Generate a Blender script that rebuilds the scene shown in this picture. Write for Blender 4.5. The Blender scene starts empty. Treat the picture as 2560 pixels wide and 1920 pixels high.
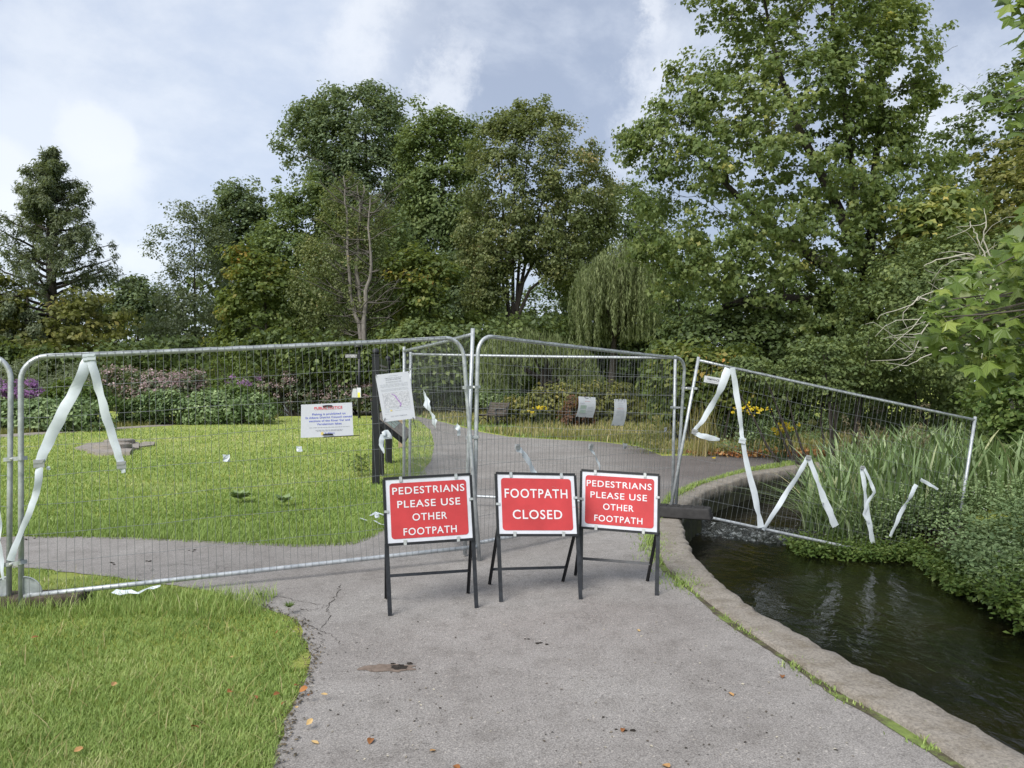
import bpy, bmesh, math, random
import numpy as np
from mathutils import Vector, Matrix
from mathutils.geometry import tessellate_polygon

random.seed(7)
RNG = np.random.default_rng(7)
SC = bpy.context.scene
COL = SC.collection

# ------------------------------------------------------------------ camera, sky, sun, exposure
F, CX, HY, H = 1640.0, 1106.0, 825.0, 1.65        # focal length, centre column, horizon row, eye height
cam = bpy.data.cameras.new('camera')
camo = bpy.data.objects.new('camera', cam)
COL.objects.link(camo)
cam.sensor_width = 36.0
cam.lens = F / 2212 * 36
cam.clip_start = 0.05
cam.clip_end = 3000
camo.location = (0, 0, H)
camo.rotation_euler = (math.radians(90 - 0.157), 0, 0)
SC.camera = camo

SUN_EL, SUN_AZ = math.radians(46), math.radians(208)   # azimuth measured clockwise from +Y: behind the camera, to its left
world = bpy.data.worlds.new('World')
SC.world = world
world.use_nodes = True


def build_world():
    nt = world.node_tree
    N, L = nt.nodes, nt.links
    N.clear()
    out = N.new('ShaderNodeOutputWorld')
    bg = N.new('ShaderNodeBackground')
    bg.inputs['Strength'].default_value = 0.12
    sky = N.new('ShaderNodeTexSky')
    sky.sky_type = 'NISHITA'
    sky.sun_disc = False
    sky.sun_elevation = SUN_EL
    sky.sun_rotation = SUN_AZ
    sky.air_density = 1.0
    sky.dust_density = 1.5
    tc = N.new('ShaderNodeTexCoord')

    def noise(scale, detail, rough, dist=0.0, loc=(0, 0, 0), stretch=(1, 1, 1)):
        m = N.new('ShaderNodeMapping')
        m.inputs['Location'].default_value = loc
        m.inputs['Scale'].default_value = stretch
        L.new(tc.outputs['Generated'], m.inputs['Vector'])
        n = N.new('ShaderNodeTexNoise')
        n.inputs['Scale'].default_value = scale
        n.inputs['Detail'].default_value = detail
        n.inputs['Roughness'].default_value = rough
        n.inputs['Distortion'].default_value = dist
        L.new(m.outputs[0], n.inputs['Vector'])
        return n

    def ramp(v, a, b, smooth=True):
        r = N.new('ShaderNodeMapRange')
        r.interpolation_type = 'SMOOTHSTEP'
        r.inputs[1].default_value = a
        r.inputs[2].default_value = b
        L.new(v, r.inputs[0])
        return r.outputs[0]

    def mix(fac, a, b):
        m = N.new('ShaderNodeMix')
        m.data_type = 'RGBA'
        if isinstance(fac, float):
            m.inputs[0].default_value = fac
        else:
            L.new(fac, m.inputs[0])
        for s, v in ((6, a), (7, b)):
            if isinstance(v, tuple):
                m.inputs[s].default_value = (*v, 1)
            else:
                L.new(v, m.inputs[s])
        return m.outputs[2]

    def math_(op, a, b):
        m = N.new('ShaderNodeMath')
        m.operation = op
        for i, v in enumerate((a, b)):
            if isinstance(v, (int, float)):
                m.inputs[i].default_value = v
            else:
                L.new(v, m.inputs[i])
        return m.outputs[0]

    warp = noise(5.5, 10, 0.70)
    sub = N.new('ShaderNodeVectorMath'); sub.operation = 'SUBTRACT'
    L.new(warp.outputs['Color'], sub.inputs[0]); sub.inputs[1].default_value = (0.5, 0.5, 0.5)

    def blob(px, py, rx, rz, ang, soft, amt):
        # a soft cloud round one direction of the sky, its edge broken up by the noise
        v = Vector(((px - CX) / F, 1, (HY - py) / F)).normalized()
        sc = N.new('ShaderNodeVectorMath'); sc.operation = 'SCALE'
        L.new(sub.outputs[0], sc.inputs[0]); sc.inputs['Scale'].default_value = amt
        ad = N.new('ShaderNodeVectorMath'); ad.operation = 'ADD'
        L.new(tc.outputs['Generated'], ad.inputs[0]); L.new(sc.outputs[0], ad.inputs[1])
        m = N.new('ShaderNodeMapping'); m.vector_type = 'TEXTURE'
        m.inputs['Location'].default_value = v
        m.inputs['Rotation'].default_value = (0, math.radians(ang), 0)
        m.inputs['Scale'].default_value = (rx, 0.6, rz)
        L.new(ad.outputs[0], m.inputs['Vector'])
        ln = N.new('ShaderNodeVectorMath'); ln.operation = 'LENGTH'
        L.new(m.outputs[0], ln.inputs[0])
        return ramp(ln.outputs['Value'], 1.0, 1.0 - soft)

    K = 1 / 0.12
    c = lambda r, g, b: (r * K * 0.352, g * K * 0.352, b * K * 0.352)
    n1 = noise(3.0, 10, 0.58, 0.12, (3.1, 0.4, 1.7), (1, 1, 1.7))
    n2 = noise(4.2, 9, 0.58, 0.15, (7.3, 2.0, 0.3), (1, 1, 1.4))
    pale = mix(ramp(n1.outputs['Fac'], 0.40, 0.62), c(0.555, 0.62, 0.745), c(0.745, 0.785, 0.855))
    # the heavier grey bank to the right of the view and beyond
    sep = N.new('ShaderNodeSeparateXYZ')
    L.new(tc.outputs['Generated'], sep.inputs[0])
    x = math_('ADD', sep.outputs['X'], math_('MULTIPLY', math_('SUBTRACT', n2.outputs['Fac'], 0.5), 0.35))
    x = math_('ADD', x, math_('MULTIPLY', sep.outputs['Z'], -0.10))
    bank = ramp(x, -0.27, -0.10)
    grey = mix(ramp(n2.outputs['Fac'], 0.42, 0.62), c(0.365, 0.415, 0.525), c(0.57, 0.615, 0.705))
    base = mix(bank, pale, grey)
    white = c(0.86, 0.88, 0.915)
    for b in ((770, 60, 0.06, 0.12, 28, 0.95, 0.24), (1385, 260, 0.055, 0.15, 26, 1.0, 0.26), (1405, 70, 0.025, 0.06, 24, 0.95, 0.18),
              (205, 305, 0.040, 0.040, 0, 0.35, 0.055), (225, 380, 0.045, 0.07, -15, 0.8, 0.08), (5, 395, 0.040, 0.050, 0, 0.35, 0.055),
              (8, 470, 0.034, 0.036, 0, 0.35, 0.055), (300, 560, 0.05, 0.04, 0, 0.8, 0.10), (2010, 230, 0.11, 0.08, 0, 0.95, 0.24), (960, 190, 0.04, 0.08, 28, 1.0, 0.22)):
        base = mix(math_('MULTIPLY', blob(*b), 0.7), base, white)
    fin = mix(0.90, sky.outputs[0], base)
    L.new(fin, bg.inputs['Color'])
    L.new(bg.outputs[0], out.inputs['Surface'])


build_world()
sun = bpy.data.lights.new('sun', 'SUN')
sun.energy = 1.4
sun.angle = math.radians(32)
sun.color = (1.0, 0.96, 0.90)
suno = bpy.data.objects.new('sun', sun)
COL.objects.link(suno)
sd = Vector((math.sin(SUN_AZ) * math.cos(SUN_EL), math.cos(SUN_AZ) * math.cos(SUN_EL), math.sin(SUN_EL)))
suno.rotation_euler = sd.to_track_quat('Z', 'Y').to_euler()
suno.location = sd * 50
SC.view_settings.view_transform = 'Standard'
SC.view_settings.look = 'None'
SC.view_settings.gamma = 1
SC.view_settings.use_curve_mapping = False
SC.view_settings.exposure = 1.65
SC.render.engine = 'CYCLES'
SC.cycles.max_bounces = 12
SC.cycles.diffuse_bounces = 8
SC.cycles.glossy_bounces = 3
SC.cycles.transparent_max_bounces = 4


# ------------------------------------------------------------------ helpers
def P(px, py, d):
    return Vector(((px - CX) * d / F, d, H - (py - HY) * d / F))


def G(px, py, z=0.0):
    d = F * (H - z) / (py - HY)
    return Vector(((px - CX) * d / F, d, z))


def tag(o, label=None, cat=None, group=None, kind=None):
    if label: o['label'] = label
    if cat: o['category'] = cat
    if group: o['group'] = group
    if kind: o['kind'] = kind
    return o


def link(name, me, mat=None, parent=None):
    o = bpy.data.objects.new(name, me)
    COL.objects.link(o)
    if parent is not None and name in ('stems', 'hanging_twigs', 'flower_head', 'seed_heads', 'small_print', 'flowers', 'branches', 'bare_branches'): o['kind'] = 'stuff'
    if mat is not None:
        for m in (mat if isinstance(mat, (list, tuple)) else [mat]):
            me.materials.append(m)
    if parent is not None:
        o.parent = parent
        if parent.type == 'EMPTY' and parent.parent is None:
            o.matrix_parent_inverse = parent_inv(parent)
    return o


def parent_inv(p):
    return (Matrix.Translation(p.location) @ p.rotation_euler.to_matrix().to_4x4()).inverted()


def empty(name, loc, label, cat, group=None):
    o = bpy.data.objects.new(name, None)
    COL.objects.link(o)
    o.location = loc
    o.empty_display_size = 0.2
    return tag(o, label, cat, group)


def npmesh(name, V, T, tint=None, k=3, smooth=False):
    V = np.asarray(V, np.float32); T = np.asarray(T, np.int32)
    me = bpy.data.meshes.new(name)
    me.vertices.add(len(V)); me.vertices.foreach_set('co', V.ravel())
    me.loops.add(T.size); me.loops.foreach_set('vertex_index', T.ravel())
    me.polygons.add(len(T)); me.polygons.foreach_set('loop_start', np.arange(0, T.size, k, dtype=np.int32))
    if smooth:
        me.polygons.foreach_set('use_smooth', np.ones(len(T), bool))
    if tint is not None:
        a = me.attributes.new('tint', 'FLOAT', 'POINT')
        a.data.foreach_set('value', np.asarray(tint, np.float32))
    me.update(calc_edges=True)
    me.validate()
    return me


class MB:
    """collects polygons, then links them as one mesh object"""
    def __init__(s): s.v = []; s.f = []; s.m = []; s.sm = []
    def add(s, verts, faces, mat=0, smooth=False):
        b = len(s.v)
        s.v += [tuple(p) for p in verts]
        s.f += [tuple(b + i for i in f) for f in faces]
        s.m += [mat] * len(faces); s.sm += [smooth] * len(faces)
        return s
    def box(s, c, ax, ay, az, mat=0):
        c, ax, ay, az = Vector(c), Vector(ax), Vector(ay), Vector(az)
        vs = [c + ax * i + ay * j + az * k for k in (-1, 1) for j in (-1, 1) for i in (-1, 1)]
        if ax.cross(ay).dot(az) < 0:
            vs = [c + ax * -i + ay * j + az * k for k in (-1, 1) for j in (-1, 1) for i in (-1, 1)]
        return s.add(vs, [(0, 2, 3, 1), (4, 5, 7, 6), (0, 1, 5, 4), (2, 6, 7, 3), (0, 4, 6, 2), (1, 3, 7, 5)], mat)
    def bar(s, a, b, w, h, side=(1, 0, 0), mat=0):
        a, b = Vector(a), Vector(b)
        d = (b - a); L = d.length; d.normalize()
        x = Vector(side) - d * Vector(side).dot(d)
        x.normalize(); y = d.cross(x)
        return s.box((a + b) / 2, x * w / 2, y * h / 2, d * L / 2, mat)
    def tube(s, pts, rad, n=8, mat=0, cap=True, smooth=True):
        pts = [Vector(p) for p in pts]
        if not isinstance(rad, (list, tuple)): rad = [rad] * len(pts)
        vs, fs = [], []
        ref = None
        for i, p in enumerate(pts):
            t = (pts[min(i + 1, len(pts) - 1)] - pts[max(i - 1, 0)])
            t = t.normalized() if t.length > 1e-9 else Vector((0, 0, 1))
            if ref is None:
                ref = Vector((0, 0, 1)) if abs(t.z) < 0.9 else Vector((1, 0, 0))
                x = (ref - t * ref.dot(t)).normalized()
            else:
                x = x - t * x.dot(t)
                x = x.normalized() if x.length > 1e-6 else t.orthogonal().normalized()
            y = t.cross(x)
            for k in range(n):
                a = 2 * math.pi * k / n
                vs.append(p + (x * math.cos(a) + y * math.sin(a)) * rad[i])
        for i in range(len(pts) - 1):
            for k in range(n):
                k2 = (k + 1) % n
                fs.append((i * n + k, i * n + k2, (i + 1) * n + k2, (i + 1) * n + k))
        s.add(vs, fs, mat, smooth)
        if cap:
            b = len(s.v) - len(vs)
            s.f += [tuple(b + k for k in reversed(range(n))), tuple(b + (len(pts) - 1) * n + k for k in range(n))]
            s.m += [mat] * 2; s.sm += [False] * 2
        return s
    def ribbon(s, pts, sides, w, mat=0, th=0.0):
        pts = [Vector(p) for p in pts]
        vs = []
        for i, p in enumerate(pts):
            sd_ = Vector(sides[i]) if isinstance(sides, list) else Vector(sides)
            ww = w[i] if isinstance(w, list) else w
            vs += [p - sd_ * ww / 2, p + sd_ * ww / 2]
        fs = [(2 * i, 2 * i + 1, 2 * i + 3, 2 * i + 2) for i in range(len(pts) - 1)]
        return s.add(vs, fs, mat)
    def build(s, name, mat, parent=None):
        me = bpy.data.meshes.new(name)
        me.from_pydata(s.v, [], s.f)
        o = link(name, me, mat, parent)
        me.polygons.foreach_set('material_index', s.m)
        me.polygons.foreach_set('use_smooth', s.sm)
        me.update()
        return o


# ------------------------------------------------------------------ materials
def new_mat(name):
    m = bpy.data.materials.new(name)
    m.use_nodes = True
    nt = m.node_tree
    b = nt.nodes['Principled BSDF']
    return m, nt.nodes, nt.links, b


def node_noise(N, L, scale, detail=4, rough=0.6, vec=None, dist=0.0):
    n = N.new('ShaderNodeTexNoise')
    n.inputs['Scale'].default_value = scale
    n.inputs['Detail'].default_value = detail
    n.inputs['Roughness'].default_value = rough
    n.inputs['Distortion'].default_value = dist
    if vec is not None: L.new(vec, n.inputs['Vector'])
    return n


def node_ramp(N, L, v, stops):
    r = N.new('ShaderNodeValToRGB')
    e = r.color_ramp.elements
    while len(e) < len(stops): e.new(0.5)
    for el, (p, c) in zip(e, stops):
        el.position = p
        el.color = (*c, 1) if len(c) == 3 else c
    if v is not None: L.new(v, r.inputs[0])
    return r


def node_mix(N, L, fac, a, b, blend='MIX'):
    m = N.new('ShaderNodeMix'); m.data_type = 'RGBA'; m.blend_type = blend
    if isinstance(fac, (int, float)): m.inputs[0].default_value = fac
    else: L.new(fac, m.inputs[0])
    for i, v in ((6, a), (7, b)):
        if isinstance(v, tuple): m.inputs[i].default_value = (*v, 1)
        else: L.new(v, m.inputs[i])
    return m.outputs[2]


def node_range(N, L, v, a, b, c=0.0, d=1.0):
    r = N.new('ShaderNodeMapRange')
    r.inputs[1].default_value = a; r.inputs[2].default_value = b
    r.inputs[3].default_value = c; r.inputs[4].default_value = d
    L.new(v, r.inputs[0])
    return r.outputs[0]


def bump(N, L, b, h, strength, dist=0.01):
    n = N.new('ShaderNodeBump')
    n.inputs['Strength'].default_value = strength
    n.inputs['Distance'].default_value = dist
    L.new(h, n.inputs['Height'])
    L.new(n.outputs[0], b.inputs['Normal'])


def leaf_mat(name, stops, trans=0.42, rough=0.55, spec=0.35, shift=(0.30, 0.34, 0.03)):
    m = bpy.data.materials.new(name); m.use_nodes = True
    N, L = m.node_tree.nodes, m.node_tree.links
    b = N['Principled BSDF']
    out = N['Material Output']
    at = N.new('ShaderNodeAttribute'); at.attribute_name = 'tint'
    r = node_ramp(N, L, at.outputs['Fac'], stops)
    L.new(r.outputs[0], b.inputs['Base Color'])
    b.inputs['Roughness'].default_value = rough
    b.inputs['Specular IOR Level'].default_value = spec
    t = N.new('ShaderNodeBsdfTranslucent')
    tcol = node_mix(N, L, 0.35, r.outputs[0], shift)
    L.new(tcol, t.inputs['Color'])
    mx = N.new('ShaderNodeMixShader'); mx.inputs[0].default_value = trans
    L.new(b.outputs[0], mx.inputs[1]); L.new(t.outputs[0], mx.inputs[2])
    L.new(mx.outputs[0], out.inputs['Surface'])
    return m


def plain(name, col, rough=0.6, metal=0.0, spec=0.4, var=0.12, scale=6.0, bmp=0.0):
    m, N, L, b = new_mat(name)
    tc = N.new('ShaderNodeTexCoord')
    n = node_noise(N, L, scale, 5, 0.65, tc.outputs['Object'])
    lo = tuple(c * (1 - var) for c in col); hi = tuple(min(1, c * (1 + var)) for c in col)
    r = node_ramp(N, L, n.outputs['Fac'], [(0.3, lo), (0.7, hi)])
    L.new(r.outputs[0], b.inputs['Base Color'])
    b.inputs['Roughness'].default_value = rough
    b.inputs['Metallic'].default_value = metal
    b.inputs['Specular IOR Level'].default_value = spec
    if bmp: bump(N, L, b, n.outputs['Fac'], bmp)
    return m


def m_galv():
    m, N, L, b = new_mat('galvanised_steel')
    tc = N.new('ShaderNodeTexCoord')
    n = node_noise(N, L, 14, 6, 0.7, tc.outputs['Object'])
    r = node_ramp(N, L, n.outputs['Fac'], [(0.3, (0.30, 0.325, 0.345)), (0.55, (0.46, 0.49, 0.51)), (0.75, (0.58, 0.61, 0.63))])
    L.new(r.outputs[0], b.inputs['Base Color'])
    b.inputs['Metallic'].default_value = 0.45
    rr = node_range(N, L, n.outputs['Fac'], 0.3, 0.7, 0.32, 0.55)
    L.new(rr, b.inputs['Roughness'])
    return m


def m_asphalt():
    m, N, L, b = new_mat('old_tarmac')
    tc = N.new('ShaderNodeTexCoord'); v = tc.outputs['Object']
    fine = node_noise(N, L, 130, 3, 0.75, v)
    grit = N.new('ShaderNodeTexVoronoi'); grit.inputs['Scale'].default_value = 85
    L.new(v, grit.inputs['Vector'])
    mid = node_noise(N, L, 5.5, 6, 0.7, v)
    big = node_noise(N, L, 0.7, 4, 0.6, v)
    base = node_ramp(N, L, fine.outputs['Fac'], [(0.32, (0.140, 0.131, 0.122)), (0.5, (0.250, 0.237, 0.223)), (0.68, (0.375, 0.358, 0.337))]).outputs[0]
    st = node_ramp(N, L, grit.outputs['Color'], [(0.02, (0.5, 0.5, 0.5)), (0.25, (0.95, 0.95, 0.95)), (0.85, (1.0, 1.0, 1.0)), (0.95, (1.5, 1.48, 1.42))]).outputs[0]
    base = node_mix(N, L, 0.8, base, st, 'MULTIPLY')
    bl = node_ramp(N, L, mid.outputs['Fac'], [(0.28, (0.70, 0.69, 0.675)), (0.48, (1, 1, 1)), (0.72, (1.16, 1.16, 1.17))]).outputs[0]
    base = node_mix(N, L, 0.75, base, bl, 'MULTIPLY')
    bg_ = node_ramp(N, L, big.outputs['Fac'], [(0.35, (0.80, 0.78, 0.77)), (0.65, (1.08, 1.08, 1.08))]).outputs[0]
    base = node_mix(N, L, 0.8, base, bg_, 'MULTIPLY')
    # tarmac colour darkens to the right, over the apron beside the weir
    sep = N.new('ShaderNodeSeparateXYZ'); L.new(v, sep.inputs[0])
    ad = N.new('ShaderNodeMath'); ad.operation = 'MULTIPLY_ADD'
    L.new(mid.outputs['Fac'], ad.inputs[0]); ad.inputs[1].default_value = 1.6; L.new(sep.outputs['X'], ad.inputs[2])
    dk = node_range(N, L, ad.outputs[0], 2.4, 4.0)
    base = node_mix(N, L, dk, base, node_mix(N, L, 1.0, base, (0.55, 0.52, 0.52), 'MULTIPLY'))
    # cracks, only here and there
    wv = node_noise(N, L, 3.0, 4, 0.6, v)
    vm = N.new('ShaderNodeVectorMath'); vm.operation = 'MULTIPLY_ADD'
    L.new(wv.outputs['Color'], vm.inputs[0]); vm.inputs[1].default_value = (0.5, 0.5, 0.5); L.new(v, vm.inputs[2])
    cr = N.new('ShaderNodeTexVoronoi'); cr.feature = 'DISTANCE_TO_EDGE'; cr.inputs['Scale'].default_value = 2.1
    L.new(vm.outputs[0], cr.inputs['Vector'])
    line = node_range(N, L, cr.outputs['Distance'], 0.0, 0.022, 1.0, 0.0)
    where = node_noise(N, L, 0.55, 3, 0.5, v)
    wh = node_range(N, L, where.outputs['Fac'], 0.56, 0.66)
    mm = N.new('ShaderNodeMath'); mm.operation = 'MULTIPLY'; L.new(line, mm.inputs[0]); L.new(wh, mm.inputs[1])
    m2 = N.new('ShaderNodeMath'); m2.operation = 'MULTIPLY'; L.new(mm.outputs[0], m2.inputs[0]); m2.inputs[1].default_value = 0.7
    base = node_mix(N, L, m2.outputs[0], base, (0.06, 0.055, 0.05))
    L.new(base, b.inputs['Base Color'])
    b.inputs['Roughness'].default_value = 0.9
    b.inputs['Specular IOR Level'].default_value = 0.25
    h = N.new('ShaderNodeMath'); h.operation = 'ADD'
    L.new(fine.outputs['Fac'], h.inputs[0]); L.new(grit.outputs['Distance'], h.inputs[1])
    bump(N, L, b, h.outputs[0], 0.5, 0.004)
    return m


def m_concrete(name, lo, hi, scale=1.0):
    m, N, L, b = new_mat(name)
    tc = N.new('ShaderNodeTexCoord'); v = tc.outputs['Object']
    fine = node_noise(N, L, 60 * scale, 6, 0.85, v)
    mid = node_noise(N, L, 7 * scale, 6, 0.7, v)
    base = node_ramp(N, L, fine.outputs['Fac'], [(0.3, lo), (0.68, hi)]).outputs[0]
    bl = node_ramp(N, L, mid.outputs['Fac'], [(0.3, (0.62, 0.58, 0.50)), (0.55, (1, 1, 1)), (0.8, (1.15, 1.15, 1.15))]).outputs[0]
    base = node_mix(N, L, 0.9, base, bl, 'MULTIPLY')
    # damp green-black growth on faces near the water line
    sep = N.new('ShaderNodeSeparateXYZ'); L.new(v, sep.inputs[0])
    ad = N.new('ShaderNodeMath'); ad.operation = 'MULTIPLY_ADD'
    L.new(mid.outputs['Fac'], ad.inputs[0]); ad.inputs[1].default_value = 0.18; L.new(sep.outputs['Z'], ad.inputs[2])
    al = node_range(N, L, ad.outputs[0], 0.03, -0.06)
    alg = node_ramp(N, L, mid.outputs['Fac'], [(0.35, (0.018, 0.018, 0.012)), (0.6, (0.045, 0.05, 0.02))]).outputs[0]
    base = node_mix(N, L, al, base, alg)
    L.new(base, b.inputs['Base Color'])
    b.inputs['Roughness'].default_value = 0.9
    bump(N, L, b, fine.outputs['Fac'], 0.6, 0.006)
    return m


def m_ground():
    m, N, L, b = new_mat('turf_and_soil')
    tc = N.new('ShaderNodeTexCoord'); v = tc.outputs['Object']
    fine = node_noise(N, L, 40, 6, 0.8, v)
    mid = node_noise(N, L, 1.3, 5, 0.65, v)
    g = node_ramp(N, L, fine.outputs['Fac'], [(0.3, (0.16, 0.20, 0.05)), (0.5, (0.26, 0.33, 0.085)), (0.7, (0.36, 0.40, 0.15))]).outputs[0]
    y = node_ramp(N, L, mid.outputs['Fac'], [(0.38, (1, 1, 1)), (0.7, (1.35, 1.15, 0.9))]).outputs[0]
    base = node_mix(N, L, 1.0, g, y, 'MULTIPLY')
    sep = N.new('ShaderNodeSeparateXYZ'); L.new(v, sep.inputs[0])
    soil = node_range(N, L, sep.outputs['Z'], -0.12, -0.03, 1.0, 0.0)
    base = node_mix(N, L, soil, base, (0.03, 0.026, 0.018))
    L.new(base, b.inputs['Base Color'])
    b.inputs['Roughness'].default_value = 0.95
    b.inputs['Specular IOR Level'].default_value = 0.1
    bump(N, L, b, fine.outputs['Fac'], 0.8, 0.03)
    return m


def m_water():
    m, N, L, b = new_mat('dark_water')
    tc = N.new('ShaderNodeTexCoord'); v = tc.outputs['Object']
    mp = N.new('ShaderNodeMapping'); mp.inputs['Scale'].default_value = (1.0, 0.55, 1); mp.inputs['Rotation'].default_value = (0, 0, 0.35)
    L.new(v, mp.inputs['Vector'])
    a = node_noise(N, L, 9, 4, 0.6, mp.outputs[0], 0.6)
    c = node_noise(N, L, 2.2, 3, 0.5, mp.outputs[0], 1.0)
    s = N.new('ShaderNodeMath'); s.operation = 'MULTIPLY_ADD'
    L.new(c.outputs['Fac'], s.inputs[0]); s.inputs[1].default_value = 2.0; L.new(a.outputs['Fac'], s.inputs[2])
    bed = node_noise(N, L, 1.1, 4, 0.6, v)
    r = node_ramp(N, L, bed.outputs['Fac'], [(0.4, (0.0025, 0.003, 0.002)), (0.75, (0.010, 0.008, 0.003))])
    L.new(r.outputs[0], b.inputs['Base Color'])
    b.inputs['Roughness'].default_value = 0.04
    b.inputs['IOR'].default_value = 1.33
    b.inputs['Specular IOR Level'].default_value = 0.5
    bump(N, L, b, s.outputs[0], 0.16, 0.06)
    return m


def m_foam():
    m, N, L, b = new_mat('broken_water')
    tc = N.new('ShaderNodeTexCoord'); v = tc.outputs['Object']
    mp = N.new('ShaderNodeMapping'); mp.inputs['Scale'].default_value = (1.0, 2.2, 1)
    L.new(v, mp.inputs['Vector'])
    a = node_noise(N, L, 9, 6, 0.75, mp.outputs[0], 1.2)
    r = node_ramp(N, L, a.outputs['Fac'], [(0.50, (0.012, 0.014, 0.010)), (0.62, (0.20, 0.22, 0.22)), (0.72, (0.75, 0.78, 0.78))])
    L.new(r.outputs[0], b.inputs['Base Color'])
    b.inputs['Roughness'].default_value = 0.18
    bump(N, L, b, a.outputs['Fac'], 0.8, 0.05)
    return m


def m_bark(name, lo, hi, sc=3.0):
    m, N, L, b = new_mat(name)
    tc = N.new('ShaderNodeTexCoord')
    mp = N.new('ShaderNodeMapping'); mp.inputs['Scale'].default_value = (3, 3, 0.6)
    L.new(tc.outputs['Object'], mp.inputs['Vector'])
    n = node_noise(N, L, sc, 6, 0.7, mp.outputs[0])
    r = node_ramp(N, L, n.outputs['Fac'], [(0.3, lo), (0.7, hi)])
    L.new(r.outputs[0], b.inputs['Base Color'])
    b.inputs['Roughness'].default_value = 0.9
    bump(N, L, b, n.outputs['Fac'], 0.6, 0.03)
    return m


def m_print(name, bg, ink, kx, ky, wob=0.0):
    """faint printed ground used for the map on the notice"""
    m, N, L, b = new_mat(name)
    tc = N.new('ShaderNodeTexCoord')
    n = node_noise(N, L, kx, 5, 0.7, tc.outputs['Object'])
    vv = N.new('ShaderNodeTexVoronoi'); vv.feature = 'DISTANCE_TO_EDGE'; vv.inputs['Scale'].default_value = ky
    L.new(tc.outputs['Object'], vv.inputs['Vector'])
    l = node_range(N, L, vv.outputs['Distance'], 0.0, 0.08, 0.8, 0.0)
    c = node_ramp(N, L, n.outputs['Fac'], [(0.4, bg), (0.62, ink)]).outputs[0]
    c = node_mix(N, L, l, c, ink)
    L.new(c, b.inputs['Base Color'])
    b.inputs['Roughness'].default_value = 0.4
    return m


M = {}
M['galv'] = m_galv()
M['wire'] = plain('galvanised_wire', (0.22, 0.235, 0.24), 0.45, 0.4, 0.4, 0.2, 30)
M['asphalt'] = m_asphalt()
M['concrete'] = m_concrete('weathered_concrete', (0.085, 0.076, 0.064), (0.36, 0.325, 0.275))
M['slab'] = m_concrete('grey_concrete', (0.16, 0.14, 0.12), (0.36, 0.33, 0.29))
M['ground'] = m_ground()
M['water'] = m_water()
M['foam'] = m_foam()
M['black'] = plain('black_paint', (0.012, 0.013, 0.016), 0.4, 0.0, 0.5, 0.25, 12)
M['steel'] = plain('painted_black_steel', (0.028, 0.031, 0.036), 0.45, 0.3, 0.5, 0.45, 25)
M['rubber'] = plain('black_rubber', (0.035, 0.034, 0.034), 0.75, 0.0, 0.3, 0.3, 20, 0.3)
M['dirtblock'] = plain('dirty_concrete_block', (0.075, 0.062, 0.048), 0.95, 0.0, 0.2, 0.4, 20, 0.5)
M['clip'] = plain('bright_zinc', (0.62, 0.63, 0.62), 0.3, 0.7, 0.5, 0.15, 40)
M['white'] = plain('white_reflective_sheet', (0.60, 0.62, 0.68), 0.35, 0, 0.4, 0.12, 6)
M['red'] = plain('red_reflective_sheet', (0.47, 0.045, 0.050), 0.38, 0, 0.45, 0.17, 3.5)
M['scuff'] = plain('pale_scuffs', (0.55, 0.22, 0.21), 0.6)
M['letter'] = plain('white_lettering', (0.68, 0.68, 0.71), 0.4, 0, 0.4, 0.03, 9)
M['paper'] = plain('white_paper', (0.63, 0.65, 0.71), 0.5, 0, 0.3, 0.03, 9)
M['paper2'] = plain('grey_white_paper', (0.56, 0.58, 0.61), 0.5, 0, 0.3, 0.05, 9)
M['ink_red'] = plain('red_ink', (0.72, 0.08, 0.11), 0.6, 0, 0.2, 0.1, 60)
M['ink_pale_red'] = plain('faded_red_ink', (0.58, 0.33, 0.34), 0.6, 0, 0.2, 0.1, 60)
M['ink_blue'] = plain('blue_ink', (0.17, 0.20, 0.60), 0.6, 0, 0.2, 0.15, 60)
M['ink_grey'] = plain('grey_ink', (0.36, 0.37, 0.42), 0.6, 0, 0.2, 0.1, 60)
M['ink_pale'] = plain('pale_grey_ink', (0.52, 0.54, 0.59), 0.6, 0, 0.2, 0.1, 60)
M['ink_black'] = plain('black_ink', (0.06, 0.06, 0.08), 0.6, 0, 0.2, 0.1, 60)
M['ink_purple'] = plain('purple_ink', (0.40, 0.14, 0.58), 0.6, 0, 0.2, 0.1, 60)
M['ink_yellow'] = plain('yellow_ink', (0.75, 0.60, 0.20), 0.6, 0, 0.2, 0.1, 60)
M['map'] = m_print('printed_map', (0.70, 0.71, 0.76), (0.44, 0.45, 0.50), 60, 55)
M['mapgreen'] = m_print('printed_green_map', (0.42, 0.50, 0.42), (0.33, 0.42, 0.40), 40, 30)
M['tape'] = plain('white_plastic_tape', (0.56, 0.615, 0.655), 0.35, 0, 0.45, 0.07, 14)
M['tie'] = plain('black_cable_tie', (0.012, 0.012, 0.013), 0.5)
M['duct'] = plain('silver_duct_tape', (0.40, 0.41, 0.43), 0.4, 0.4, 0.5, 0.12, 30)
M['yellow'] = plain('yellow_label', (0.75, 0.72, 0.10), 0.5)
M['wood'] = plain('weathered_timber', (0.30, 0.23, 0.15), 0.9, 0, 0.2, 0.3, 12)
M['stake'] = plain('grey_timber', (0.28, 0.27, 0.25), 0.9, 0, 0.2, 0.3, 12)
M['boardgreen'] = plain('dark_green_panel', (0.030, 0.042, 0.034), 0.3, 0, 0.5, 0.3, 5)
M['benchwood'] = plain('dark_bench_wood', (0.085, 0.070, 0.058), 0.6, 0, 0.3, 0.35, 15)
M['bark'] = m_bark('grey_brown_bark', (0.035, 0.030, 0.024), (0.11, 0.095, 0.075))
M['bark_dark'] = m_bark('dark_bark', (0.018, 0.015, 0.012), (0.06, 0.05, 0.042))
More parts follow.
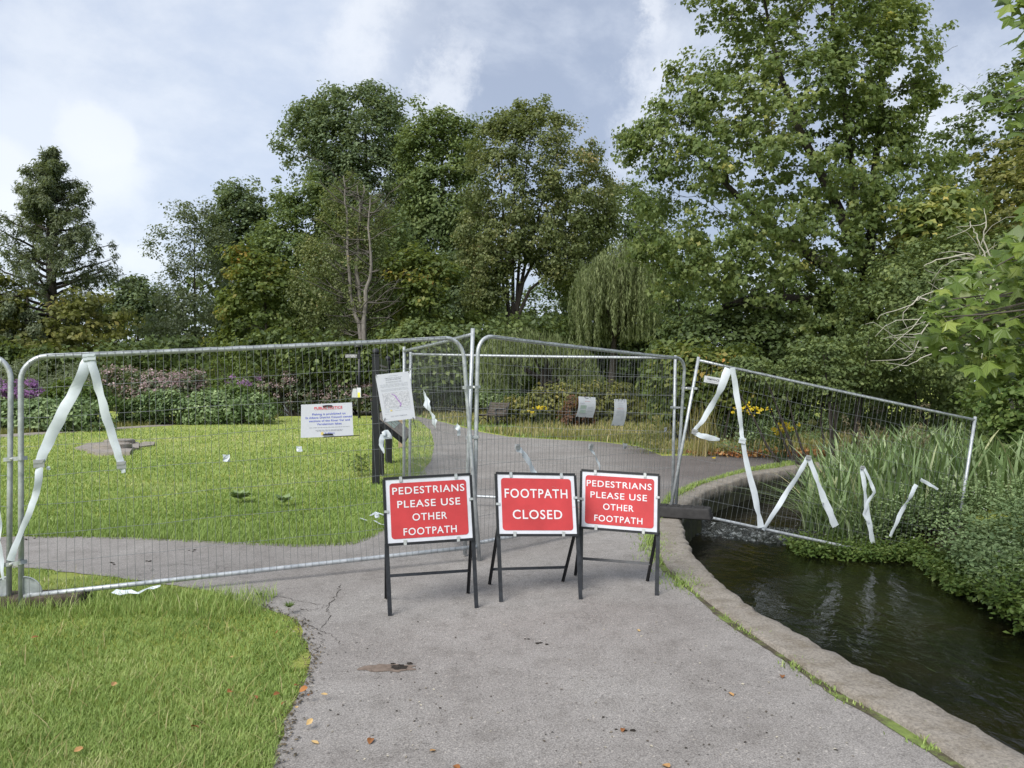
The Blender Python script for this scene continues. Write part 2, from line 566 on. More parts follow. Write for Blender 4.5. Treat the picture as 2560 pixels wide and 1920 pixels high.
M['bark_red'] = m_bark('reddish_bark', (0.045, 0.030, 0.022), (0.13, 0.09, 0.065))
M['bark_pale'] = m_bark('pale_bare_bark', (0.075, 0.066, 0.058), (0.27, 0.25, 0.225), 5)
M['bark_grey'] = m_bark('grey_dead_wood', (0.045, 0.040, 0.034), (0.14, 0.128, 0.112), 5)
M['twig_white'] = plain('bleached_twigs', (0.42, 0.40, 0.34), 0.9, 0, 0.2, 0.25, 8)
M['leaf_dead'] = leaf_mat('dead_leaf', [(0, (0.16, 0.06, 0.02)), (0.5, (0.38, 0.16, 0.05)), (1, (0.52, 0.36, 0.16))], 0.1)
D = lambda *c: c
M['lf_cool'] = leaf_mat('cool_green_foliage', [(0, (0.054, 0.088, 0.048)), (0.5, (0.135, 0.19, 0.097)), (1, (0.27, 0.335, 0.18))])
M['lf_mid'] = leaf_mat('mid_green_foliage', [(0, (0.058, 0.096, 0.036)), (0.5, (0.15, 0.212, 0.08)), (1, (0.3, 0.36, 0.14))])
M['lf_olive'] = leaf_mat('olive_foliage', [(0, (0.062, 0.074, 0.024)), (0.5, (0.16, 0.178, 0.052)), (0.85, (0.28, 0.275, 0.085)), (1, (0.38, 0.32, 0.1))])
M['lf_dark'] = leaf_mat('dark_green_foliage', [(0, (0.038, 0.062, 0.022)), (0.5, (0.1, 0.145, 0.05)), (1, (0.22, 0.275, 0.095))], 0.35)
M['lf_grey'] = leaf_mat('grey_green_foliage', [(0, (0.07, 0.098, 0.06)), (0.5, (0.165, 0.205, 0.125)), (1, (0.3, 0.335, 0.215))])
M['lf_yel'] = leaf_mat('yellowing_foliage', [(0, (0.05, 0.078, 0.02)), (0.45, (0.13, 0.18, 0.045)), (0.7, (0.23, 0.235, 0.06)), (0.85, (0.44, 0.31, 0.075)), (1, (0.6, 0.32, 0.08))])
M['lf_brown'] = leaf_mat('browning_foliage', [(0, (0.07, 0.095, 0.038)), (0.5, (0.165, 0.205, 0.082)), (0.85, (0.26, 0.275, 0.115)), (1, (0.36, 0.29, 0.13))])
M['lf_syc'] = leaf_mat('sycamore_foliage', [(0, (0.065, 0.105, 0.036)), (0.45, (0.165, 0.23, 0.08)), (0.8, (0.29, 0.345, 0.125)), (0.93, (0.45, 0.44, 0.13)), (1, (0.62, 0.52, 0.16))], 0.5)
M['lf_near'] = leaf_mat('broad_maple_leaf', [(0, (0.05, 0.095, 0.022)), (0.5, (0.145, 0.22, 0.042)), (1, (0.33, 0.39, 0.085))], 0.4, 0.4, 0.45)
M['lf_willow'] = leaf_mat('willow_foliage', [(0, (0.085, 0.115, 0.045)), (0.5, (0.19, 0.235, 0.1)), (1, (0.33, 0.37, 0.18))])
M['lf_reed'] = leaf_mat('reed_blades', [(0, (0.095, 0.165, 0.055)), (0.5, (0.21, 0.305, 0.12)), (0.85, (0.38, 0.46, 0.24)), (1, (0.5, 0.46, 0.25))], 0.3, 0.4, 0.5)
M['lf_nettle'] = leaf_mat('nettle_leaves', [(0, (0.072, 0.128, 0.052)), (0.5, (0.195, 0.28, 0.118)), (1, (0.37, 0.46, 0.22))], 0.25)
M['lf_bright'] = leaf_mat('bright_green_leaves', [(0, (0.04, 0.085, 0.018)), (0.5, (0.105, 0.17, 0.04)), (1, (0.22, 0.28, 0.085))])
M['lf_straw'] = leaf_mat('dry_grass', [(0, (0.1265, 0.138, 0.0403)), (0.4, (0.23, 0.23, 0.0747)), (0.75, (0.414, 0.3565, 0.1495)), (1, (0.552, 0.46, 0.253))])
M['lf_rust'] = leaf_mat('rusty_dock', [(0, (0.07, 0.035, 0.02)), (1, (0.22, 0.10, 0.05))])
M['grass'] = leaf_mat('lawn_grass', [(0, (0.125, 0.2, 0.045)), (0.45, (0.245, 0.355, 0.085)), (0.75, (0.36, 0.44, 0.145)), (0.92, (0.5, 0.5, 0.23)), (1, (0.63, 0.57, 0.34))], 0.3)
M['fl_pink'] = leaf_mat('dusky_pink_flowers', [(0, (0.22, 0.16, 0.15)), (0.5, (0.46, 0.32, 0.35)), (1, (0.68, 0.53, 0.55))])
M['fl_purple'] = leaf_mat('purple_flowers', [(0, (0.2, 0.09, 0.25)), (1, (0.46, 0.22, 0.52))])
M['fl_yellow'] = leaf_mat('yellow_flowers', [(0, (0.65, 0.48, 0.02)), (1, (0.85, 0.70, 0.05))])
M['fl_white'] = leaf_mat('white_flowers', [(0, (0.55, 0.55, 0.50)), (1, (0.80, 0.80, 0.78))])
M['plume'] = leaf_mat('reed_plumes', [(0, (0.13, 0.10, 0.06)), (1, (0.36, 0.29, 0.19))])

# ------------------------------------------------------------------ polygons and scatter
def pol(pts): return np.array(pts, float)


def inside(poly, q):
    x, y = q[:, 0], q[:, 1]
    c = np.zeros(len(q), bool)
    n = len(poly)
    for i in range(n):
        x1, y1 = poly[i]; x2, y2 = poly[(i + 1) % n]
        if y1 == y2: continue
        k = ((y1 > y) != (y2 > y)) & (x < (x2 - x1) * (y - y1) / (y2 - y1) + x1)
        c ^= k
    return c


def edge_dist(poly, q, closed=True):
    d = np.full(len(q), 1e9)
    n = len(poly)
    for i in range(n if closed else n - 1):
        a = poly[i]; b = poly[(i + 1) % n]
        ab = b - a
        t = np.clip(((q - a) @ ab) / max(ab @ ab, 1e-9), 0, 1)
        d = np.minimum(d, np.linalg.norm(q - (a + t[:, None] * ab), axis=1))
    return d


def sample(poly, n, rng):
    lo, hi = poly.min(0), poly.max(0)
    out = np.zeros((0, 2))
    while len(out) < n:
        q = rng.uniform(lo, hi, (n * 2 + 50, 2))
        out = np.vstack([out, q[inside(poly, q)]])
    return out[:n]


def wob(p, scale, rng_seed):
    r = np.random.default_rng(rng_seed)
    v = np.zeros(len(p))
    for o in range(6):
        k = r.normal(0, 1, 3) / scale * (1 + 0.5 * o)
        v += np.sin(p @ k + r.uniform(0, 6.28)) / (1 + 0.35 * o)
    return v / 2.4


def norm(a): return a / np.maximum(np.linalg.norm(a, axis=-1, keepdims=True), 1e-9)


def fan(pts):
    V = np.array([(0, 0.0, 0.0)] + pts, float)
    n = len(pts)
    return V, np.array([(0, i + 1, (i + 1) % n + 1) for i in range(n)])


def maple_outline(fine):
    tips = [(-38, 0.52), (18, 0.86), (90, 1.0), (162, 0.86), (218, 0.52)]
    pts = []
    for i, (a, r) in enumerate(tips):
        w = 9 if fine else 0
        if fine:
            pts.append((math.radians(a - w * 1.6), r * 0.66)); pts.append((math.radians(a - w * .75), r * 0.84))
        pts.append((math.radians(a), r))
        if fine:
            pts.append((math.radians(a + w * .75), r * 0.84)); pts.append((math.radians(a + w * 1.6), r * 0.66))
        nx = tips[(i + 1) % 5][0] + (360 if i == 4 else 0)
        pts.append((math.radians((a + nx) / 2), 0.16 if i == 4 else 0.46))
    return [(r * math.cos(a), r * math.sin(a) + 0.35, -0.16 * abs(r * math.cos(a)) - 0.10 * r * r) for a, r in pts]


TM = {
    'rhomb': (np.array([(0, 0, 0), (.34, .45, .07), (0, 1, -.05), (-.34, .45, .07)]), np.array([(0, 1, 2), (0, 2, 3)])),
    'narrow': (np.array([(0, 0, 0), (.10, .4, .03), (0, 1, -.05), (-.10, .4, .03)]), np.array([(0, 1, 2), (0, 2, 3)])),
    'ovate': (np.array([(0, 0, 0), (.30, .28, .06), (.24, .62, .03), (0, 1, -.08), (-.24, .62, .03), (-.30, .28, .06)]),
              np.array([(0, 1, 2), (0, 2, 3), (0, 3, 4), (0, 4, 5)])),
    'maple': (np.array([(0, -.14, 0), (.82, .50, -.20), (.30, .70, -.03), (0, 1.28, -.16), (-.30, .70, -.03), (-.82, .50, -.20)]),
              np.array([(0, 1, 2), (0, 2, 3), (0, 3, 4), (0, 4, 5)])),
}


def leaves(pos, nrm, size, tmpl, rng, grav=0.35):
    """one leaf per position; nrm is where its face looks"""
    V0, T0 = TM[tmpl]
    n = len(pos)
    nrm = norm(nrm)
    a = rng.normal(0, 1, (n, 3)); a[:, 2] -= grav * 2
    a = norm(a - nrm * (a * nrm).sum(1, keepdims=True))
    b = np.cross(a, nrm)
    V = (pos[:, None, :] + size[:, None, None] * (b[:, None, :] * V0[None, :, 0:1] + a[:, None, :] * (V0[None, :, 1:2] - 0.4) + nrm[:, None, :] * V0[None, :, 2:3]))
    k = len(V0)
    T = (T0[None] + (np.arange(n) * k)[:, None, None]).reshape(-1, 3)
    return V.reshape(-1, 3), T, k


def crown_points(poly, d, rng, n, thick=0.8, holes=(), gap=-0.3, gscale=2.2, front=0.7, zmin=0.15, seed=1, rmax=None):
    """clump centres spread through a rounded crown of real depth"""
    q = sample(poly, n * 3, rng)
    for h in holes:
        q = q[~inside(pol(h), q)]
    e = edge_dist(poly, q) * d / F
    R = rmax or max(e.max(), 0.3)
    e = np.minimum(e, R)
    half = thick * np.sqrt(np.maximum(e * (2 * R - e), 0.01))
    s = np.where(rng.random(len(q)) < front, -1, 1)
    off = half * s * rng.random(len(q)) ** 0.55
    dd = d + off
    p = np.stack([(q[:, 0] - CX) * dd / F, dd, H - (q[:, 1] - HY) * dd / F], 1)
    # keep the outline where it was seen: use the scale of the middle distance for x and z
    p[:, 0] = (q[:, 0] - CX) * d / F; p[:, 2] = H - (q[:, 1] - HY) * d / F
    keep = (wob(p, gscale, seed) > gap) & (p[:, 2] > zmin)
    return p[keep][:n]


def foliage(cent, rng, lpc, cr, size, tmpl, axis_c, tint_mu=0.5, tint_sd=0.16, flat=0.65, grav=0.35, out=0.7, seed=3, accents=(), d=1.0, zmin=0.02):
    n = len(cent)
    m = rng.poisson(lpc, n)
    idx = np.repeat(np.arange(n), m)
    N = len(idx)
    r = cr * rng.uniform(0.6, 1.35, n)[idx]
    off = norm(rng.normal(0, 1, (N, 3))) * (rng.random(N) ** 0.5)[:, None] * r[:, None]
    off[:, 2] *= flat
    pos = cent[idx] + off
    pos[:, 2] = np.maximum(pos[:, 2], zmin + rng.random(N) * 0.05)
    o = norm(pos - axis_c)
    nr = o * out + off / np.maximum(r[:, None], 1e-6) * 0.6 + rng.normal(0, 0.55, (N, 3)) + np.array([0, 0, 0.45])
    sz = size * rng.uniform(0.65, 1.3, N)
    V, T, k = leaves(pos, nr, sz, tmpl, rng, grav)
    ct = rng.normal(tint_mu, tint_sd, n) + 0.10 * wob(cent, 1.5, seed)
    for (ax, ay, ar, amt) in accents:
        px = cent[:, 0] * F / d + CX; py = HY - (cent[:, 2] - H) * F / d
        ct += amt * np.exp(-((px - ax) ** 2 + (py - ay) ** 2) / (ar * ar))
    t = np.clip(ct[idx] + rng.normal(0, 0.10, N), 0, 1)
    return V, T, np.repeat(t, k)


def limb(mb, a, b, r0, r1, rng, bend=0.15, n=5, ns=6):
    a, b = Vector(a), Vector(b)
    L = (b - a).length
    j = Vector(rng.normal(0, 1, 3)) * L * bend * 0.5
    up = Vector((0, 0, 1)) * L * bend * 0.6
    pts, rad = [], []
    for i in range(n + 1):
        t = i / n
        w = 4 * t * (1 - t)
        pts.append(a.lerp(b, t) + (j - up * (0.5 - t)) * w * 0.6 + Vector(rng.normal(0, 1, 3)) * L * 0.012 * (0 < i < n))
        rad.append(r0 + (r1 - r0) * t)
    mb.tube(pts, rad, ns, cap=False)
    return pts


def roughen(poly, amp, rng):
    out = []
    for i in range(len(poly)):
        a, b = poly[i], poly[(i + 1) % len(poly)]
        n = max(1, int(np.linalg.norm(b - a) / 16))
        for k in range(n):
            out.append(a + (b - a) * k / n + rng.normal(0, amp, 2))
    return np.array(out)


def tree(name, label, cat, poly, d, mat, bark, base, top, tr, ncl, lpc, lsize, cr, seed, tmpl='rhomb', thick=0.8, holes=(), gap=-0.35,
         gscale=2.2, limbs=22, fork=0.35, tint=(0.5, 0.16), accents=(), group=None, front=0.7, stems=None, flat=0.65, twigs=0, grav=0.35, lr=None, extra=None, zmin=0.15):
    rng = np.random.default_rng(seed)
    poly = roughen(pol(poly), 9 if tmpl == 'rhomb' else 14, rng)
    c = crown_points(poly, d, rng, ncl, thick, holes, gap, gscale, front, zmin, seed)
    c = c + rng.normal(0, cr * .35, c.shape) * np.array([1, 1, .8])
    if extra is not None: c = np.vstack([c, extra])
    b = P(base[0], base[1], d); b.z = 0.0
    root = empty(name, b, label, cat, group)
    cc = c.mean(0)
    V, T, t = foliage(c, rng, lpc, cr, lsize, tmpl, cc, tint[0], tint[1], flat, grav, seed=seed, accents=accents, d=d)
    link('crown', npmesh('crown', V, T, t), mat, root)
    if bark is not None:
        mb = MB()
        tp = P(top[0], top[1], d)
        paths = []
        if stems is None: stems = [[(base[0], base[1]), ((base[0] * .6 + top[0] * .4) + rng.normal(0, 3), base[1] * .6 + top[1] * .4), top]]
        for st in stems:
            pts = [P(x, y, d + (st_d if False else 0)) for (x, y) in st]
            pts[0].z = min(pts[0].z, -0.05) if pts[0].z < 2.5 else pts[0].z
            dense = []
            for i in range(len(pts) - 1):
                for s in range(4): dense.append(pts[i].lerp(pts[i + 1], s / 4))
            dense.append(pts[-1])
            rad = [tr * (1 - 0.8 * i / (len(dense) - 1)) for i in range(len(dense))]
            mb.tube(dense, rad, 8, cap=False)
            paths.append((dense, rad))
        mb.build('trunk', bark, root)
        lb = MB()
        # limbs grow from the nearest wood already there, so they fork and taper like a real crown
        np_, nr_ = [], []
        for dense, rad in paths:
            lo = int(len(dense) * fork)
            for q, rr in list(zip(dense, rad))[lo:]:
                np_.append(tuple(q)); nr_.append(rr)
        pick = c[rng.permutation(len(c))[:limbs]]
        A = np.array(np_)
        dmin = np.array([np.min(np.linalg.norm(A - q, axis=1)) for q in pick])
        for q in pick[np.argsort(dmin)]:
            A = np.array(np_)
            v = q - A
            dist = np.linalg.norm(v, axis=1)
            cost = dist * (1.0 + 0.9 * np.clip(-v[:, 2] / np.maximum(dist, 1e-6) + 0.15, 0, 1))
            k = int(np.argmin(cost))
            L = dist[k]
            r0 = max(0.010, min(nr_[k] * 0.72, (lr or 0.014) * L + 0.012))
            r1 = max(0.006, r0 * 0.35)
            pts = limb(lb, A[k], q, r0, r1, rng, 0.28, 5)
            for i_, p in enumerate(pts[1:]):
                np_.append(tuple(p)); nr_.append(r0 + (r1 - r0) * (i_ + 1) / 5)
            for _ in range(1 + twigs):
                st_ = pts[rng.integers(2, len(pts))]
                e = Vector(q) + Vector(rng.normal(0, 1, 3)) * min(L * 0.3, cr * 1.0)
                limb(lb, st_, e, r1, 0.005, rng, 0.25, 4, 4)
        lb.build('branches', bark, root)
    return root


def bush(name, label, cat, poly, d, mat, ncl, lpc, lsize, cr, seed, tmpl='rhomb', thick=1.0, gap=-0.6, tint=(0.5, 0.16), accents=(), group=None, front=0.7, flat=0.75, stemmat=None, flowers=None, grav=0.3, gscale=1.0, holes=(), zmin=0.1):
    rng = np.random.default_rng(seed)
    poly = pol(poly)
    c = crown_points(poly, d, rng, ncl, thick, holes, gap, gscale, front, zmin, seed)
    b = Vector((c[:, 0].mean(), d, 0))
    root = empty(name, b, label, cat, group)
    V, T, t = foliage(c, rng, lpc, cr, lsize, tmpl, c.mean(0) - np.array([0, 0, 0.5]), tint[0], tint[1], flat, grav, seed=seed, accents=accents, d=d)
    link('foliage', npmesh('foliage', V, T, t), mat, root)
    mb = MB()
    for q in c[rng.permutation(len(c))[:14]]:
        limb(mb, (b.x * .5 + q[0] * .5, d * .4 + q[1] * .6, -0.03), q, 0.012 + 0.0012 * d, 0.004 + 0.0003 * d, rng, 0.1, 4, 4)
    mb.build('stems', stemmat or M['bark_dark'], root)
    if flowers:
        fmat, frac, fl, fcr, fsz = flowers
        top = c[rng.random(len(c)) < frac]
        V, T, t = foliage(top + np.array([0, -0.1, cr * 0.5]), rng, fl, fcr, fsz, 'rhomb', c.mean(0), 0.5, 0.22, 0.7, 0.0, seed=seed + 1)
        link('flowers', npmesh('flowers', V, T, t), fmat, root)
    return root


def blades(xy, h, w, rng, mat, name, z=0.0, lean=0.35, seg=2, tint=(0.45, 0.2), curl=0.5, label=None, cat='grass', wind=(0, 0), parent=None, tintf=None, kind='stuff'):
    """upright tapering blades, each its own little bent strip"""
    n = len(xy)
    az = rng.uniform(0, 2 * math.pi, n)
    h = np.broadcast_to(h, n) * rng.uniform(0.55, 1.3, n)
    w = np.broadcast_to(w, n) * rng.uniform(0.7, 1.3, n)
    dirv = np.stack([np.cos(az), np.sin(az)], 1) * (lean * rng.random(n) ** 0.7 * h)[:, None] + np.array(wind) * h[:, None]
    side = np.stack([-np.sin(az + rng.normal(0, .5, n)), np.cos(az), np.zeros(n)], 1)
    z = np.broadcast_to(z, n)
    rows = []
    for i in range(seg):
        s = i / seg
        c = np.stack([xy[:, 0] + dirv[:, 0] * s ** (1 + curl), xy[:, 1] + dirv[:, 1] * s ** (1 + curl), z + h * (s - 0.12 * lean * s * s * 2)], 1)
        ww = (w * (1 - 0.55 * s))[:, None] * side * 0.5
        rows += [c - ww, c + ww]
    tip = np.stack([xy[:, 0] + dirv[:, 0], xy[:, 1] + dirv[:, 1], z + h * (1 - 0.24 * lean)], 1)
    rows.append(tip)
    k = 2 * seg + 1
    V = np.stack(rows, 1).reshape(-1, 3)
    tri = []
    for i in range(seg - 1):
        a = 2 * i
        tri += [(a, a + 1, a + 3), (a, a + 3, a + 2)]
    tri.append((2 * seg - 2, 2 * seg - 1, 2 * seg))
    T = (np.array(tri)[None] + (np.arange(n) * k)[:, None, None]).reshape(-1, 3)
    t = rng.normal(tint[0], tint[1], n)
    if tintf is not None: t = t + tintf(xy)
    t = np.clip(t, 0, 1)
    o = link(name, npmesh(name, V, T, np.repeat(t, k)), mat, parent)
    if label: tag(o, label, cat, None, kind)
    elif kind: o['kind'] = kind
    return o


def screen_to_ground(q, z=0.0):
    d = F * (H - z) / (q[:, 1] - HY)
    return np.stack([(q[:, 0] - CX) * d / F, d], 1)


def xy_of(pts, z=0.0): return np.array([tuple(G(x, y, z))[:2] for x, y in pts])


# ------------------------------------------------------------------ text
def text_flat(body, bold=0.0, space=1.0):
    cu = bpy.data.curves.new('t', 'FONT')
    cu.body = body; cu.size = 1.0; cu.offset = bold; cu.resolution_u = 4; cu.space_character = space
    o = bpy.data.objects.new('t', cu)
    COL.objects.link(o)
    bpy.context.view_layer.update()
    me = bpy.data.meshes.new_from_object(o.evaluated_get(bpy.context.evaluated_depsgraph_get()))
    V = np.zeros(len(me.vertices) * 3); me.vertices.foreach_get('co', V); V = V.reshape(-1, 3)
    faces = [tuple(p.vertices) for p in me.polygons]
    bpy.data.objects.remove(o); bpy.data.curves.remove(cu); bpy.data.meshes.remove(me)
    return V, faces


_cap = {}
def cap_height(bold):
    if bold not in _cap:
        V, _ = text_flat('H', bold); _cap[bold] = (V[:, 1].max() - V[:, 1].min(), V[:, 1].min())
    return _cap[bold]


def text_on(name, body, fn, xc, base, width, cap, mat, parent, bold=0.012, space=1.05, off=0.002):
    """fn(x, y, off) maps sheet metres to the world; text is centred on xc, standing on base"""
    V, fs = text_flat(body, bold, space)
    ch, b0 = cap_height(bold)
    x0, x1 = V[:, 0].min(), V[:, 0].max()
    sx = width / (x1 - x0); sy = cap / ch
    mb = MB()
    mb.add([fn(xc + (v[0] - (x0 + x1) / 2) * sx, base + (v[1] - b0) * sy, off) for v in V], fs)
    return mb.build(name, mat, parent)


def quad_fn(tl, tr, bl, br, w, h):
    """sheet coordinates: x from 0 to w, y from 0 (bottom) to h, offset towards the camera"""
    tl, tr, bl, br = map(Vector, (tl, tr, bl, br))
    n = (br - bl).cross(tl - bl).normalized()
    if n.y > 0: n = -n
    def fn(x, y, off=0.0):
        u, v = x / w, y / h
        return (bl.lerp(br, u)).lerp(tl.lerp(tr, u), v) + n * off
    return fn


def sheet(mb, fn, x0, x1, y0, y1, off, th=0.0, mat=0, nx=1, ny=1):
    if th:
        vs = [fn(x, y, o) for o in (off - th, off) for (x, y) in ((x0, y0), (x1, y0), (x1, y1), (x0, y1))]
        mb.add(vs, [(4, 5, 6, 7), (3, 2, 1, 0), (0, 1, 5, 4), (1, 2, 6, 5), (2, 3, 7, 6), (3, 0, 4, 7)], mat)
    else:
        mb.add([fn(x0, y0, off), fn(x1, y0, off), fn(x1, y1, off), fn(x0, y1, off)], [(0, 1, 2, 3)], mat)
    return mb


def round_rect(mb, fn, x0, x1, y0, y1, r, off, mat=0, n=5):
    pts = []
    for cx, cy, a0 in ((x1 - r, y1 - r, 0), (x0 + r, y1 - r, 90), (x0 + r, y0 + r, 180), (x1 - r, y0 + r, 270)):
        for i in range(n + 1):
            a = math.radians(a0 + 90 * i / n)
            pts.append(fn(cx + r * math.cos(a), cy + r * math.sin(a), off))
    mb.add(pts, [tuple(range(len(pts)))], mat)
    return mb

# ------------------------------------------------------------------ ground, river, kerb, path
def resample(pts, n):
    pts = np.asarray(pts, float)
    # smooth by Catmull-Rom, then even steps
    Q = []
    for i in range(len(pts) - 1):
        p0 = pts[max(i - 1, 0)]; p1 = pts[i]; p2 = pts[i + 1]; p3 = pts[min(i + 2, len(pts) - 1)]
        for t in np.linspace(0, 1, 8, endpoint=False):
            Q.append(0.5 * ((2 * p1) + (-p0 + p2) * t + (2 * p0 - 5 * p1 + 4 * p2 - p3) * t * t + (-p0 + 3 * p1 - 3 * p2 + p3) * t ** 3))
    Q.append(pts[-1]); Q = np.array(Q)
    s = np.concatenate([[0], np.cumsum(np.linalg.norm(np.diff(Q, axis=0), axis=1))])
    u = np.linspace(0, s[-1], n)
    return np.stack([np.interp(u, s, Q[:, 0]), np.interp(u, s, Q[:, 1])], 1)


KO = np.vstack([[(2.66, -3.5), (2.50, 0.0), (2.36, 2.2)], xy_of([(2110, 1585), (1900, 1475), (1750, 1390), (1600, 1300), (1530, 1240), (1492, 1190), (1474, 1150), (1474, 1120),
                (1484, 1096), (1512, 1073), (1560, 1051), (1640, 1028), (1740, 1011), (1830, 1003)]), [(9.0, 16.2), (14, 17.2)]])
KI = np.vstack([[(2.34, -3.5), (2.18, 0.0), (2.05, 2.2)], xy_of([(1985, 1597), (1820, 1504), (1680, 1412), (1552, 1322), (1478, 1262), (1434, 1220), (1414, 1176), (1412, 1140),
                (1426, 1108), (1462, 1078), (1520, 1048), (1620, 1022), (1740, 1004), (1830, 997)]), [(9.0, 16.6), (14, 17.6)]])
NK = 420
KO, KI = resample(KO, NK), resample(KI, NK)
KC = (KO + KI) / 2
BANK = np.array([(4.5, -3.5), (4.35, 3), (4.38, 6.5), (4.6, 7.4), (4.85, 8.6), (4.95, 9.45), (4.3, 9.7), (4.35, 10.2), (5.3, 11.2), (6.4, 12.2), (8, 13.2), (14, 14.6)])
RIVER = np.vstack([KC, BANK[::-1]])


def build_ground():
    def axis(a, b, step, far, g=1.16):
        out = list(np.arange(a, b, step))
        s = step
        lo = []
        x = a
        while x > -far: s *= g; x -= s; lo.append(x)
        s = step; x = out[-1]; hi = []
        while x < far: s *= g; x += s; hi.append(x)
        return np.array(lo[::-1] + out + hi)
    xs = axis(-1.0, 9.5, 0.14, 900); ys = axis(-3.5, 18, 0.14, 900)
    X, Y = np.meshgrid(xs, ys)
    q = np.stack([X.ravel(), Y.ravel()], 1)
    z = np.zeros(len(q))
    near = (q[:, 0] > -1) & (q[:, 0] < 15) & (q[:, 1] > -3.6) & (q[:, 1] < 19)
    qn = q[near]
    ins = inside(RIVER, qn)
    dl = edge_dist(KC[::6], qn, False); dr = edge_dist(BANK, qn, False)
    zz = np.zeros(len(qn))
    right = (~ins) & (dr < dl)
    t = np.clip(dr / 1.0, 0, 1)
    zz[right] = (-0.62 + 0.66 * t * t * (3 - 2 * t))[right] + 0.05 * wob(np.c_[qn, 0 * dr], 0.5, 5)[right] * t[right]
    zz[ins] = -1.1
    z[near] = zz
    n, m = len(xs), len(ys)
    i = np.arange(n * m).reshape(m, n)
    T = np.stack([i[:-1, :-1], i[:-1, 1:], i[1:, 1:], i[1:, :-1]], -1).reshape(-1, 4)
    me = npmesh('ground', np.c_[q, z], T, k=4, smooth=True)
    o = link('ground', me, M['ground'])
    tag(o, 'flat grassy park ground running to the far trees', 'ground', kind='structure')


build_ground()


def flat_poly(name, xy, z, mat, label, cat, kind='structure'):
    vs = [Vector((x, y, 0)) for x, y in xy]
    tri = tessellate_polygon([vs])
    V = np.array([(x, y, z) for x, y in xy])
    T = []
    for a, b, c in tri:
        u = V[b] - V[a]; w = V[c] - V[a]
        T.append((a, b, c) if u[0] * w[1] - u[1] * w[0] > 0 else (a, c, b))
    o = link(name, npmesh(name, V, np.array(T)), mat)
    return tag(o, label, cat, None, kind)


def clip_half(poly, a, b):
    """keep the part of poly on the left of the line a->b"""
    a, b = np.array(a, float), np.array(b, float)
    side = lambda p: (b[0] - a[0]) * (p[1] - a[1]) - (b[1] - a[1]) * (p[0] - a[0])
    out = []
    for i in range(len(poly)):
        p, q = poly[i], poly[(i + 1) % len(poly)]
        sp, sq = side(p), side(q)
        if sp >= 0: out.append(p)
        if sp * sq < 0: out.append(p + (q - p) * sp / (sp - sq))
    return np.array(out)


LAWN_NEAR = [(-350, 1220), (60, 1228), (200, 1243), (350, 1264), (450, 1277), (560, 1312), (640, 1342), (672, 1420), (660, 1470), (612, 1560), (590, 1659), (560, 1790), (-350, 1790)]
LAWN_MID = [(-350, 1166), (60, 1160), (200, 1160), (350, 1165), (500, 1172), (650, 1178), (760, 1172), (800, 1160), (832, 1142), (870, 1090), (905, 1026), (931, 997), (938, 960), (930, 930), (905, 909),
            (880, 903), (760, 905), (640, 903), (600, 905), (420, 920), (300, 926), (200, 931), (0, 945), (-350, 968)]
PATH = [(545, 1850), (590, 1659), (612, 1560), (660, 1470), (672, 1420), (640, 1342), (560, 1312), (450, 1277), (350, 1264), (200, 1243), (60, 1228), (-350, 1220), (-900, 1215), (-900, 1170), (-350, 1166), (60, 1160), (200, 1160),
        (350, 1165), (500, 1172), (650, 1178), (760, 1172), (800, 1160), (832, 1142), (870, 1090), (905, 1026), (931, 997), (938, 960), (930, 930), (905, 909), (880, 903), (800, 897), (660, 892), (660, 885), (800, 887), (885, 896), (960, 913),
        (1040, 934), (1100, 944), (1200, 950), (1300, 955), (1380, 965), (1430, 985), (1560, 984), (1760, 984), (1770, 994), (1700, 1002), (1600, 1022), (1500, 1052), (1445, 1074), (1425, 1095), (1413, 1150),
        (1420, 1195), (1440, 1232), (1500, 1285), (1600, 1362), (1750, 1465), (1900, 1553), (2080, 1668), (2330, 1850)]
px = xy_of(PATH)
path_xy = []
r_ = random.Random(3)
for i in range(len(px)):                                      # break up the straight runs of the edge a little
    a, b = px[i], px[(i + 1) % len(px)]
    L_ = np.linalg.norm(b - a)
    n_ = max(1, min(14, int(L_ / 0.12))) if max(a[1], b[1]) < 12 else 1
    for k in range(n_):
        p = a + (b - a) * k / n_
        if 0 < k: p = p + np.array([r_.uniform(-.02, .02), r_.uniform(-.02, .02)])
        path_xy.append(tuple(p))
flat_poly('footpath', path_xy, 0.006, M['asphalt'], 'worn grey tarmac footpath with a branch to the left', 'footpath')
flat_poly('concrete_path', [tuple(p) for p in xy_of([(-500, 968), (0, 946), (200, 931), (372, 919), (372, 916), (200, 926), (0, 939), (-500, 958)])], 0.005, M['slab'],
          'narrow pale path along the edge of the planting', 'path')

def tarmac_cracks():
    r = np.random.default_rng(12)
    path = bpy.data.objects['footpath']
    m = plain('crack_dirt', (0.055, 0.048, 0.042), .95, 0, .1, .4, 30)
    for pts, w in (([(735, 1262), (728, 1285), (706, 1308), (712, 1330), (690, 1362), (694, 1392), (672, 1420)], .007), ([(650, 1330), (668, 1352), (690, 1362)], .008), ([(706, 1308), (675, 1318), (640, 1316)], .007),
                   ([(560, 1290), (600, 1288), (650, 1300), (706, 1308)], .006), ([(690, 1362), (720, 1372), (742, 1398)], .004)):
        V = []
        g = [G(x, y, .0088) for x, y in pts]
        for i in range(len(g) - 1):
            for k in range(9):
                p = g[i].lerp(g[i + 1], k / 9) + Vector((r.normal(0, .010), r.normal(0, .010), 0))
                t = (g[i + 1] - g[i]).normalized(); n = Vector((-t.y, t.x, 0)); ww = w * r.uniform(.15, 1.1)
                V += [tuple(p - n * ww / 2), tuple(p + n * ww / 2)]
        mb = MB(); mb.add(V, [(2 * i, 2 * i + 2, 2 * i + 3, 2 * i + 1) for i in range(len(V) // 2 - 1)])
        mb.build('crack', m, path)


